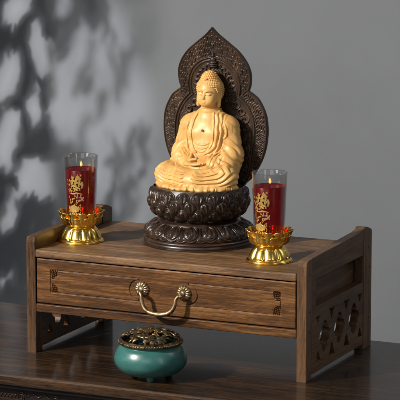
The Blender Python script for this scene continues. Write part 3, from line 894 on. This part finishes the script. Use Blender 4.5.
V, F_, tot = carved(seat_prof, 220, 1300, [
    (0.10*tot, 0.995*tot, 19, 0.0, 0.0001, 1, 1.0),
    (0.05*tot, 0.80*tot, 19, 0.5, 0.0012, 1, 1.0),
    (0.02*tot, 0.60*tot, 19, 0.0, 0.0020, 1, 1.0),
    (0.0, 0.42*tot, 19, 0.5, 0.0024, 1, 0.6)])
throne = statue('lotus_throne', V, F_, M['ebony'])
V, F_ = lathe([(0.0001, 0.0788), (0.030, 0.0788), (0.058, 0.0788), (0.0625, 0.0785), (0.0640, 0.0770)], 160)
statue('seat_disc', V, F_[:, ::-1], M['ebony'], throne)
foot_prof = [(0.0745, 0.0105), (0.0750, 0.0140), (0.0725, 0.0190), (0.0670, 0.0235), (0.0610, 0.0265), (0.0560, 0.0285)]
P_ = smooth_prof(foot_prof, 140)
fp = list(reversed(foot_prof))
P2 = smooth_prof(fp, 150); tot2 = np.linalg.norm(np.diff(P2, axis=0), axis=1).sum()
V, F_, _ = carved(fp, 150, 1300, [
    (0.02*tot2, 1.00*tot2, 17, 0.5, 0.0000, 1, 0.5),
    (0.02*tot2, 0.97*tot2, 17, 0.0, 0.0010, 1, 1.0)])
# normals of a downward profile point inward: mirror the displacement about the smooth profile
Vs, _, _ = carved(fp, 150, 1300, [])
V = 2*Vs-V
foot = statue('lotus_foot', V, F_[:, ::-1], M['ebony'], throne)
pl = [(0.0001, 0.0003), (0.0745, 0.0003), (0.0765, 0.0012), (0.0772, 0.0035), (0.0765, 0.0060), (0.0775, 0.0075), (0.0775, 0.0090), (0.0755, 0.0108), (0.0700, 0.0112)]
V, F_ = lathe(smooth_prof(pl, 50)[:], 160)
statue('plinth', V, F_, M['ebony'], throne)
nk = [(0.0585, 0.0262), (0.0590, 0.0300), (0.0575, 0.0325), (0.0540, 0.0340), (0.0515, 0.0355), (0.0510, 0.0380), (0.0500, 0.0412), (0.040, 0.042)]
V, F_ = lathe(smooth_prof(nk, 40), 160)
statue('neck_ring', V, F_, M['ebony'], throne)

# --- mandorla
hp = [(0.040, 0.060), (0.046, 0.075), (0.058, 0.087), (0.071, 0.109), (0.0780, 0.1295), (0.0806, 0.152), (0.0780, 0.176), (0.0680, 0.1965), (0.0580, 0.2055), (0.0530, 0.2090), (0.0548, 0.2150), (0.0562, 0.2250), (0.0555, 0.2366), (0.0500, 0.2500), (0.0392, 0.2640), (0.0250, 0.2757), (0.0105, 0.2870), (0.0030, 0.2945), (0.0, 0.2975)]
hw_c = np.array(hp)
zz = np.linspace(0.060, 0.2975, 400)
PP = smooth_prof(hp, 500)
Yc = 0.0560
fm = Field((-0.086, -0.0075, 0.058), (0.086, 0.0075, 0.301), 0.00058)
sl = tuple(slice(0, n) for n in fm.n)
X3, Y3, Z3 = fm.xyz(sl)
x2 = fm.ax[0][:, None].astype(float); z2 = fm.ax[2][None, :].astype(float)
# signed distance to the outline (both sides)
ax_ = np.abs(x2)+0*z2; az_ = z2+0*x2
dmin = np.full(ax_.shape, 1.0)
PPs = PP[::3]
for i in range(len(PPs)-1):
    dmin = np.minimum(dmin, seg_d(ax_, az_, PPs[i][0], PPs[i][1], PPs[i+1][0], PPs[i+1][1]))
o_ = np.argsort(PP[:, 1]); wi = np.interp(az_, PP[o_, 1], PP[o_, 0])
inside = (ax_ < wi) & (az_ < 0.2975) & (az_ > 0.060)
sd2 = np.where(inside, -dmin, dmin)          # negative inside
e_ = -sd2                                     # depth from the outline
# inner lobes: halo behind the head and the aura behind the body
halo_c, halo_r = 0.2140, 0.0395
aur_c, aur_r = 0.1530, 0.0610
dh = np.hypot(ax_, az_-halo_c)-halo_r
da = np.hypot(ax_*1.0, (az_-aur_c)*1.0)-aur_r
da = np.where(az_ < aur_c, ax_-aur_r*(1-0.25*np.clip((aur_c-az_)/0.09, 0, 1)**2), da)
din = np.minimum(dh, da)
hh_ = np.zeros(ax_.shape)
hh_ += 0.0026                                            # base
hh_ += 0.0012*np.exp(-((e_-0.0011)/0.0009)**2)             # outer rim
hh_ -= 0.0006*np.exp(-((e_-0.0033)/0.0006)**2)
# border band: slanted little flame strokes
band = (din > 0.0022) & (e_ > 0.0038)
q1 = np.where(az_ > 0.2085, np.arctan2(az_-halo_c, ax_+1e-6), np.arctan2(az_-aur_c, ax_+1e-6))
rr1 = np.where(az_ > 0.2085, np.hypot(ax_, az_-halo_c), np.hypot(ax_, az_-aur_c))
# strokes leaning upward, in rows
phi = np.where(az_ > 0.2085, np.radians(-16)-0.010*(az_-0.2085)/0.09, np.radians(38)-np.clip((0.15-az_)/0.08, 0, 1)*0.35)
al_ = az_*np.cos(phi)+ax_*np.sin(phi); ac_ = -az_*np.sin(phi)+ax_*np.cos(phi)
ac_ = ac_+0.00055*np.sin(al_*520)
col = np.floor(ac_/0.0033); fv = ac_/0.0033-col
h1 = np.sin(col*12.9898)*43758.5453; h1 = h1-np.floor(h1)
uu = al_/0.0092+h1; row = np.floor(uu); fu = uu-row
jit = np.sin(row*12.9898+col*78.233)*43758.5453; jit = jit-np.floor(jit)
st_ = np.exp(-((fv-0.5-0.16*np.sin(fu*2*PI+jit*2))/(0.10+0.15*fu))**2)*np.clip(np.sin(PI*np.clip(fu*1.08, 0, 1)), 0, 1)**0.5
drop = np.exp(-(((fv-0.5)/0.22)**2+((fu-0.80)/0.09)**2))
hh_ += np.where(band, (0.0010+0.0008*jit)*st_+0.0011*drop*jit-0.0004, 0)
# raised double ring
hh_ += 0.0022*np.exp(-((din-0.0004)/0.0011)**2)
hh_ += 0.0011*np.exp(-((din+0.0032)/0.0006)**2)
# interior scrollwork
ins_ = din < -0.0045
rng = np.random.default_rng(5)
scr = np.zeros(ax_.shape)
centres = []
for k in range(15):
    an = -0.35+k*0.26
    if an < PI-0.1: centres.append((halo_c, (halo_r-0.0120), an, 0.0065))
for an in np.arange(-0.2, 1.25, 0.26): centres.append((aur_c, aur_r-0.0130, an, 0.0078))
for (cc, rc, an, rs) in centres:
    cx_, cz_ = rc*math.cos(an), cc+rc*math.sin(an)
    if cx_ < -0.001: continue
    dx_, dz_ = ax_-cx_, az_-cz_
    r_ = np.hypot(dx_, dz_); tt_ = np.arctan2(dz_, dx_)+an
    sp_ = np.cos(tt_-r_/0.0021*1.9)
    scr = np.maximum(scr, np.where(r_ < rs, np.clip(sp_, 0, 1)*np.clip((rs-r_)/0.002, 0, 1)*1.0, 0))
for z_ in np.arange(0.085, 0.150, 0.0135):
    for rr_ in (0.047,):
        r_ = np.hypot(ax_-rr_, az_-z_); tt_ = np.arctan2(az_-z_, ax_-rr_)
        scr = np.maximum(scr, np.where(r_ < 0.0075, np.clip(np.cos(tt_-r_/0.0011), 0, 1)*np.clip((0.0075-r_)/0.002, 0, 1), 0))
hh_ += np.where(ins_, 0.0024*scr-0.0006, 0)
# inner ring round the head
r_h = np.hypot(ax_, az_-0.2110)
hh_ += 0.0018*np.exp(-((r_h-0.0245)/0.0009)**2)*(az_ > 0.205)
hh_ = np.clip(hh_, 0.0006, 0.0085)
edge_r = np.clip(e_/0.0012, 0, 1)
hh_ = hh_*np.sqrt(np.clip(1-(1-edge_r)**2, 0.02, 1))
# field: front face relief, plain back
F3 = np.maximum(-(Y3+hh_[:, None, :].astype(np.float32)), Y3-0.0032)
F3 = np.maximum(F3, sd2[:, None, :].astype(np.float32)) 
fm.F = F3.astype(np.float32)
V, F_ = fm.mesh()
V[:, 1] += Yc-0.0125*(np.clip(V[:, 2]-0.16, 0, 1)/0.137)**2
mand = statue('halo_board', V, F_, M['ebony_board'])
# tiny seated figure at the crown of the inner ring
def yb(z): return Yc-0.0125*(max(z-0.16, 0)/0.137)**2
fo = Field((-0.010, 0.020, 0.236), (0.010, 0.062, 0.268), 0.0005)
yo = yb(0.25)-0.0038
fo.ell((0, yo, 0.2630), (0.0021, 0.0021, 0.0030), 0.001)
fo.ell((0, yo, 0.2590), (0.0030, 0.0028, 0.0026), 0.001)
fo.ell((0, yo, 0.2530), (0.0046, 0.0030, 0.0042), 0.001)
fo.ell((0, yo, 0.2485), (0.0070, 0.0040, 0.0026), 0.001)
fo.ell((0, yo, 0.2450), (0.0080, 0.0042, 0.0014), 0.0006)
fo.ell((0, yo, 0.2420), (0.0068, 0.0040, 0.0018), 0.0006)
V, F_ = fo.mesh()
V[:, 2] = 0.2400+(V[:, 2]-0.2400)*0.86
statue('crest_ornament', V, F_, M['ebony_board'], mand)

# ------------------------------------------------------------------ gilt lotus holders and glass candles
def make_holder(x, y, label):
    r = thing('candle_holder', (x, y, 0.1472), label, 'candle holder', 'gilt lotus candle holders')
    NP = 12
    prof = [(0.0, 0.0006), (0.0290, 0.0003), (0.0311, 0.0007), (0.0314, 0.0018), (0.0306, 0.0030), (0.0290, 0.0036), (0.0283, 0.0042), (0.0278, 0.0060), (0.0262, 0.0100), (0.0240, 0.0145), (0.0218, 0.0182), (0.0202, 0.0202), (0.0194, 0.0210), (0.0194, 0.0222)]
    PR = smooth_prof(prof, 90)
    def mod(T_, K, R, Z_):
        a_ = np.clip((Z_-0.0036)/0.003, 0, 1)*np.clip((0.0206-Z_)/0.004, 0, 1)
        lob = np.sqrt(np.abs(np.cos(T_*4.5)))
        return R*(1+a_*0.13*(lob-0.70)), Z_
    V, F_ = lathe(PR, 260, (x, y, 0.1472), mod)
    obj('foot', V, F_, M['gold'], r)
    # cup: petals curling outward with notched rim, two layers
    def cup(phase, rim_r, rim_z, inner):
        prof = [(0.0188, 0.0222), (0.0215, 0.0232), (0.0252, 0.0262), (0.0277, 0.0310), (0.0286, 0.0355), (0.0290, 0.0385), (rim_r, rim_z), (rim_r-0.0011, rim_z+0.0003), (0.0272, 0.0375), (0.0268, 0.0345), (0.0250, 0.0325), (0.018, 0.0318), (0.001, 0.0318)]
        PR = smooth_prof(prof, 110)
        def mod(T_, K, R, Z_):
            u = np.abs(np.cos(T_*NP/2+phase))
            lob = np.sqrt(u)
            h_ = np.clip((Z_-0.0330)/0.009, 0, 1)
            a_ = np.clip((Z_-0.0225)/0.004, 0, 1)*np.clip((R-0.0225)/0.003, 0, 1)
            Z2 = Z_-h_*0.0034*(1-u**0.4)
            return R*(1+a_*(0.17*(lob-0.74)))+h_*0.0008*(u**3), Z2
        return lathe(PR, 300, (x, y, 0.1472), mod)
    V, F_ = cup(0.0, 0.0310, 0.0430, False)
    cu = obj('cup', V, F_, M['gold'], r)
    prof2 = [(0.0190, 0.0224), (0.0225, 0.0232), (0.0262, 0.0258), (0.0284, 0.0295), (0.0294, 0.0330), (0.0306, 0.0362), (0.0298, 0.0366), (0.0284, 0.0340), (0.0270, 0.0315)]
    PR = smooth_prof(prof2, 70)
    def mod2(T_, K, R, Z_):
        u = np.abs(np.cos(T_*NP/2+PI/2))
        h_ = np.clip((Z_-0.0255)/0.013, 0, 1)
        return R*(1+0.06*(np.sqrt(u)-0.9)*np.clip((Z_-0.0226)/0.004, 0, 1)) - h_*0.0018*(1-u)**0.8, Z_-h_*0.0060*(1-u**0.7)
    V, F_ = lathe(PR, 300, (x, y, 0.1472), mod2)
    obj('petal_ring', V, F_, M['gold'], cu)
    return r
h1 = make_holder(0.0445, 0.0800, 'gilt lotus holder on the left of the cabinet top, beside the left side panel')

def make_candle(x, y, label):
    z0 = 0.1472+0.0322
    r = thing('glass_candle', (x, y, z0), label, 'candle', 'red candles in glass cups')
    ht = 0.0890
    prof = [(0.0, 0.0005), (0.0195, 0.0003), (0.0205, 0.0012), (0.0207, 0.004), (0.0240, ht-0.0014), (0.0243, ht-0.0004), (0.0236, ht+0.0006), (0.0227, ht-0.0010), (0.0194, 0.0070), (0.018, 0.0062), (0.0, 0.0060)]
    pr = []
    for i in range(len(prof)-1):
        a_, b_ = np.array(prof[i]), np.array(prof[i+1])
        for t in np.linspace(0, 1, 5 if i in (3, 7) else 3, endpoint=False): pr.append(a_+(b_-a_)*t)
    pr.append(prof[-1])
    V, F_ = lathe(pr, 96, (x, y, z0)); obj('glass_cup', V, F_, M['glass'], r)
    wt = 0.0700
    def ro(z): return 0.0194+(0.0227-0.0194)*(z-0.007)/(ht-0.008)-0.0003
    wp = [(0.0, 0.0066), (ro(0.008)-0.001, 0.0066), (ro(0.008), 0.0078), (ro(0.03), 0.03), (ro(wt), wt), (ro(wt)-0.0006, wt+0.0008), (ro(wt)-0.002, wt-0.0004), (0.010, wt-0.0010), (0.0, wt-0.0012)]
    V, F_ = lathe(wp, 96, (x, y, z0)); obj('wax', V, F_, M['wax'], r)
    V, F_ = tube([(x, y, z0+wt-0.002), (x+0.0003, y, z0+wt+0.002), (x+0.0008, y, z0+wt+0.005)], 0.0006, 8)
    obj('wick', V, F_, M['wick'], r)
    fp_ = [(0.0, 0.0), (0.0012, 0.0008), (0.0019, 0.0024), (0.0015, 0.0045), (0.0007, 0.0066), (0.0, 0.0085)]
    V, F_ = lathe(smooth_prof(fp_, 22), 20, (x+0.0008, y, z0+wt+0.0035)); obj('flame', V, F_, M['flame'], r)
    # gold print wrapped round the front of the glass (theta measured about the axis, z up)
    def ros(z): return 0.0207+(0.0240-0.0207)*(z-0.004)/(ht-0.0052)+0.00018
    def stroke(A_, pts, wdt, n=None, r_=0.00008):
        P = smooth_prof(pts, n or max(6, 4*len(pts)))
        m_ = len(P); tg = np.gradient(P, axis=0); tg /= np.linalg.norm(tg, axis=1)[:, None]+1e-9
        nv = np.stack([-tg[:, 1], tg[:, 0]], -1)
        Vv = []
        for i in range(m_):
            ww = 1.05*wdt*(0.45+0.75*math.sin(PI*min(1, (i+0.6)/m_)))
            for s in (-1, -0.5, 0.5, 1):
                q = P[i]+nv[i]*ww*s
                rr = ros(q[1])+(r_ if abs(s) < 1 else 0)
                an = TH0+q[0]/0.0225
                Vv.append((x+rr*math.cos(an), y+rr*math.sin(an), z0+q[1]))
        A_.add((Vv, grid_faces(m_, 4)))
    TH0 = math.radians(-80)
    A_ = Acc(); q = random.Random(3)
    mm = 0.001
    # a large running-script character
    for s_ in ([(-7, 61), (-5, 60), (-3, 62)], [(-6, 64), (-5, 57), (-8, 50)], [(-9, 56), (-4, 57), (1, 55)], [(1, 64), (0, 57), (-3, 51)], [(0, 60), (4, 61), (7, 59)],
               [(4, 64), (5, 56), (3, 49)], [(-2, 53), (3, 54), (7, 52)], [(-8, 48), (-3, 50), (2, 47), (6, 46)], [(-5, 46), (-1, 45), (3, 43)], [(-10, 46), (-9, 43), (-6, 41)], [(8, 56), (9, 51), (8, 46)]):
        stroke(A_, [(a_*mm, b_*mm) for a_, b_ in s_], 0.0011)
    # fillet
    stroke(A_, [(-11*mm, 39*mm), (-5*mm, 38*mm), (2*mm, 39*mm), (9*mm, 38*mm)], 0.0007)
    # lotus with leaves below
    for k in range(-3, 4):
        stroke(A_, [(k*1.0*mm-4*mm, 12*mm), (k*2.6*mm-4*mm, 17*mm), (k*2.4*mm-4*mm, 22.5*mm-abs(k)*mm)], 0.0012)
    for k in range(-2, 3): stroke(A_, [(k*3*mm-3*mm, 11*mm), (k*4*mm-3*mm, 9*mm), (k*4.6*mm-3*mm, 6*mm)], 0.0009)
    for k in range(90):
        a_ = q.uniform(-13, 10)*mm; b_ = q.uniform(8, 64)*mm; d_ = q.uniform(-1, 1)*mm
        stroke(A_, [(a_, b_), (a_+d_, b_+q.uniform(0.6, 2.2)*mm), (a_+d_*2, b_+q.uniform(1.5, 3.5)*mm)], q.uniform(0.0003, 0.0009), 5)
    A_.build('gold_print', M['foil'], r)
    A_ = Acc()
    for s_ in ([(56, 60), (60, 61), (64, 58)], [(60, 64), (59, 56), (57, 48)], [(66, 60), (65, 52), (62, 44)], [(56, 48), (61, 47), (67, 49)], [(57, 30), (60, 22), (63, 14)], [(66, 28), (64, 20), (61, 12)]):
        stroke(A_, [(a_*mm, b_*mm) for a_, b_ in s_], 0.0013)
    A_.build('gold_print', M['foil'], r)
    B_ = Acc()
    for row_ in range(2):
        for k in range(6):
            bx_ = (0.5+k*1.9)*mm; bz_ = (33.0-row_*4.2)*mm
            stroke(B_, [(bx_-0.6*mm, bz_+0.8*mm), (bx_+0.6*mm, bz_+0.9*mm)], 0.00018, 4)
            stroke(B_, [(bx_-0.6*mm, bz_-0.3*mm), (bx_+0.6*mm, bz_-0.2*mm)], 0.00018, 4)
            stroke(B_, [(bx_+(k % 3-1)*0.3*mm, bz_+1.3*mm), (bx_, bz_-1.2*mm)], 0.00018, 4)
    B_.build('small_print', M['pinkfoil'], r)
    return r
c1 = make_candle(0.0445, 0.0800, 'red candle in a clear glass with gold print, in the left gilt lotus holder')
def copy_tree(o, parent=None):
    c = o.copy(); C.objects.link(c)
    if parent is not None: c.parent = parent
    for ch in [q for q in bpy.data.objects if q.parent == o]: copy_tree(ch, c)
    return c
h2 = copy_tree(h1); h2.location = (0.3385, 0.0640, 0.1472)
h2['label'] = 'gilt lotus holder at the right front corner of the cabinet top'
h2.rotation_euler.z = 0.35
c2 = copy_tree(c1); c2.location = (0.3385, 0.0640, 0.1472+0.0322)
c2['label'] = 'red candle in a clear glass with gold print, in the right gilt lotus holder'
c2.rotation_euler.z = -0.22

# ------------------------------------------------------------------ incense burner
BX, BY = 0.219, -0.058
BUR = thing('incense_burner', (BX, BY, 0), 'round teal glazed incense burner with a pierced bronze lid on the dark table', 'incense burner')
prof = [(0.0, 0.0036), (0.015, 0.0036), (0.0270, 0.0048), (0.0380, 0.0092), (0.0462, 0.0170), (0.0490, 0.0250), (0.0480, 0.0330), (0.0443, 0.0405), (0.0408, 0.0440), (0.0398, 0.0450), (0.0402, 0.0462), (0.0412, 0.0468), (0.0404, 0.0474), (0.0385, 0.0470), (0.0370, 0.044), (0.038, 0.036), (0.036, 0.022), (0.0, 0.012)]
V, F_ = lathe(smooth_prof(prof, 120), 144, (BX, BY, 0)); bowl = obj('bowl', V, F_, M['teal'], BUR)
for k in range(3):
    an = math.radians(-66+120*k)
    fx, fy = BX+0.027*math.cos(an), BY+0.027*math.sin(an)
    V, F_ = lathe(smooth_prof([(0.0, 0.0), (0.0032, 0.0001), (0.0044, 0.0018), (0.0054, 0.0040), (0.0075, 0.0080), (0.004, 0.011)], 20), 24, (fx, fy, 0))
    obj('foot', V, F_, M['teal'], BUR)
V, F_ = lathe([(0.0, 0.0412), (0.012, 0.0408), (0.025, 0.0400), (0.0368, 0.0395), (0.0370, 0.038)], 64, (BX, BY, 0)); obj('shade_disc', V, F_, M['shade_disc'], BUR)  # near-black disc stands in for the shade under the pierced lid
# lid: rim with beads and an openwork dome of leaves and stems
LID = bpy.data.objects.new('lid', None); C.objects.link(LID); LID.parent = BUR; LID.location = (0, 0, 0.0475)
rim = [(0.0380, 0.0474), (0.0418, 0.0476), (0.0432, 0.0484), (0.0434, 0.0500), (0.0426, 0.0512), (0.0415, 0.0522), (0.0402, 0.0532), (0.0390, 0.0538), (0.0384, 0.0528), (0.0382, 0.0500), (0.0380, 0.0480)]
V, F_ = lathe(smooth_prof(rim, 44), 144, (BX, BY, 0)); 
a = Acc(); a.add((V, F_))
for k in range(76):
    an = 2*PI*k/76
    a.add(blob((BX+0.0426*math.cos(an), BY+0.0426*math.sin(an), 0.0505), (0.0013, 0.0013, 0.0011), nu=8, nv=6))
lid_rim = a.build('lid_rim', M['bronze'], LID)
def dome(r_, an, lift=0.0):
    z = 0.0512+0.0128*math.sqrt(max(0.0, 1-(r_/0.0402)**2))+lift
    return (BX+r_*math.cos(an), BY+r_*math.sin(an), z)
a = Acc(); q = random.Random(11)
def leafy(r0, a0, r1, a1, wd, lift=0.0):
    """a leaf laid on the dome with a raised midrib"""
    n = 9; Vv = []
    p0 = np.array([r0*math.cos(a0), r0*math.sin(a0)]); p1 = np.array([r1*math.cos(a1), r1*math.sin(a1)])
    d = p1-p0; L = np.linalg.norm(d)+1e-9; nrm = np.array([-d[1], d[0]])/L
    for i in range(n):
        t = i/(n-1); c_ = p0+d*t+nrm*0.0012*math.sin(t*PI)
        ww = wd*math.sin(PI*(0.08+0.92*t)**0.8)*(1+0.12*math.sin(t*22))
        for s in (-1, -0.45, 0, 0.45, 1):
            p = c_+nrm*ww*s
            rr = min(np.hypot(*p), 0.0400); an = math.atan2(p[1], p[0])
            x_, y_, z_ = dome(rr, an, lift+0.0013*(1-abs(s))+0.0008*math.sin(t*PI))
            Vv.append((x_, y_, z_))
    nb = len(Vv)
    Vv += [(v[0], v[1], v[2]-0.0011) for v in Vv]
    Fc = grid_faces(n, 5).tolist(); Fc += [[i+nb for i in reversed(f)] for f in grid_faces(n, 5).tolist()]
    ring = [i*5 for i in range(n)]+[(n-1)*5+j for j in range(1, 5)]+[i*5+4 for i in range(n-2, -1, -1)]+[j for j in (3, 2, 1)]
    for i in range(len(ring)):
        p, q_ = ring[i], ring[(i+1) % len(ring)]; Fc.append([p, p+nb, q_+nb, q_])
    a.add((Vv, Fc))
for k in range(11):
    an = 2*PI*k/11+0.1
    P = [dome(0.0398-0.0368*t, an+0.55*math.sin(t*3.0+k)*0.6, 0.0) for t in np.linspace(0, 1, 9)]
    a.add(tube(P, np.linspace(0.0019, 0.0012, 9), 8))
for k in range(60):
    r0 = q.uniform(0.006, 0.034); a0 = q.uniform(0, 2*PI)
    ln = q.uniform(0.009, 0.014)
    da_ = q.uniform(-1.4, 1.4)
    r1 = max(0.003, min(0.0392, r0+ln*math.cos(da_))); a1 = a0+ln*math.sin(da_)/max(r0, 0.008)
    leafy(r0, a0, r1, a1, q.uniform(0.0028, 0.0042), q.uniform(0, 0.0016))
for k in range(9):
    an = 2*PI*k/9
    leafy(0.003, an, 0.0145, an+0.3, 0.0034, 0.0016)
for (r_, an) in ((0.0, 0), (0.018, 2.0), (0.020, 4.3), (0.019, 5.6), (0.021, 0.6)):
    x_, y_, z_ = dome(r_, an, 0.0026)
    for j in range(6):
        b_ = j*PI/3
        a.add(blob((x_+0.0024*math.cos(b_), y_+0.0024*math.sin(b_), z_), (0.0017, 0.0017, 0.0012), nu=8, nv=6))
    a.add(blob((x_, y_, z_+0.0006), (0.0014, 0.0014, 0.0013), nu=8, nv=6))
a.build('lid_openwork', M['bronze'], LID)

# ------------------------------------------------------------------ potted branch out of frame whose leaves dapple the wall
PLT = thing('leafy_branch', (-1.05, 0.0, -0.75), 'tall leafy potted plant left of the table, between the key lamp and the wall', 'plant')
q = random.Random(21)
leaves = Acc()
def leaf(c, L, wd, d, nrm):
    d = np.array(d)/np.linalg.norm(d); n_ = np.array(nrm)-d*np.dot(nrm, d); n_ /= np.linalg.norm(n_); s = np.cross(d, n_)
    Vv = []; n = 8
    for i in range(n):
        t = i/(n-1); ww = wd*math.sin(PI*(0.05+0.93*t))**0.8
        cc = np.array(c)+d*L*(t-0.5)+n_*(-0.10*L*(t-0.5)**2*4)
        for k in (-1, 0, 1): Vv.append(cc+s*ww*k+n_*0.12*wd*abs(k))
    leaves.add((Vv, grid_faces(n, 3)))
def on_ray(wx, wz, s):
    Pw = np.array([wx, 0.80, wz]); return Pw+(np.array(KEY)-Pw)*s
LEAF_SPOTS = []
GAPS = [(18, 8, 13, 12, 0), (64, 6, 7, 10, 0), (124, 10, 13, 18, 0), (124, 37, 9, 7, 0), (42, 56, 8, 20, -18), (18, 76, 5, 11, 0), (4, 80, 9, 22, 10), (68, 74, 13, 13, 0),
        (106, 66, 9, 20, -22), (138, 88, 11, 28, 4), (68, 116, 11, 22, -18), (120, 120, 9, 19, -28), (96, 134, 8, 15, -10), (8, 138, 13, 24, 12), (36, 108, 7, 14, -10), (84, 36, 6, 12, -15),
        (30, 176, 8, 14, -8), (45, 182, 6, 16, -15), (100, 176, 10, 16, -20), (12, 215, 7, 18, 8), (34, 30, 5, 8, 20), (95, 100, 6, 10, -20)]
def wall_pt(u, v): return (-0.4815+u*0.00191-0.00003*v, 0.3930-v*0.00173+u*0.00008)
GW = []
for (u, v, ru, rv, tl) in GAPS:
    gx, gz = wall_pt(u, v); GW.append((gx, gz, ru*0.00191, rv*0.00173, math.radians(tl)))
def gap_val(x, z):
    best = 9
    for (gx, gz, a_, b_, t_) in GW:
        dx, dz = x-gx, z-gz
        p, q_ = dx*math.cos(t_)-dz*math.sin(t_), dx*math.sin(t_)+dz*math.cos(t_)
        best = min(best, math.hypot(p/a_, q_/b_))
    return best
twigs = []
tries = 0; placed = 0
while placed < 1900 and tries < 90000:
    tries += 1
    wx = q.uniform(-0.85, -0.195) if q.random() < 0.3 else q.uniform(-0.56, -0.195); wz = q.uniform(-0.16, 0.52)
    if wx > -0.385 and q.random() > (-0.17-wx)/0.215*0.62+0.06: continue
    if wz < 0.13 and q.random() < 0.35: continue
    tilt = q.gauss(0.35, 0.35); L = q.uniform(0.026, 0.056); wd = q.uniform(0.005, 0.010)
    ok = True
    if wx > -0.55:
        for t in (-0.5, -0.25, 0, 0.25, 0.5):
            if gap_val(wx+math.sin(tilt)*L*t, wz+math.cos(tilt)*L*t) < 1.02: ok = False; break
    if not ok: continue
    s = q.uniform(0.13, 0.27) if wx < -0.385 else q.uniform(0.28, 0.46)
    c_ = on_ray(wx, wz, s)
    L *= (1-s); wd *= (1-s)
    leaf(c_, L, wd, (math.sin(tilt), q.gauss(0, 0.25), math.cos(tilt)), (q.gauss(0, .25), -1, q.gauss(0.3, 0.25)))
    if placed % 9 == 0: twigs.append(c_)
    placed += 1
leaves_o = leaves.build('foliage', M['leaf'], PLT)
st = Acc()
st.add(tube(smooth_prof([(-0.98, 0.52, -0.55), (-0.96, 0.46, -0.1), (-0.93, 0.40, 0.3), (-0.95, 0.36, 0.9)], 20), np.linspace(0.014, 0.006, 20), 10))
st.build('stem', M['bark'], PLT)
V, F_ = lathe([(0.0, -0.75), (0.11, -0.75), (0.15, -0.50), (0.155, -0.49), (0.145, -0.49), (0.14, -0.55), (0.0, -0.55)], 48, (-0.98, 0.52, 0))
obj('pot', V, F_, M['bark'], PLT)
sd = bpy.data.lights.new('wall_fill_spot', 'SPOT'); sd.energy = 225; sd.color = (1.0, 0.985, 0.98); sd.shadow_soft_size = 0.016  # added spot at the key lamp's place, brightens only the left wall patches
sd.spot_size = math.radians(17.5); sd.spot_blend = 0.22
so = bpy.data.objects.new('wall_fill_spot', sd); C.objects.link(so); so.location = KEY
so.rotation_euler = (Vector((-0.585, 0.80, 0.20))-KEY).to_track_quat('-Z', 'Y').to_euler()
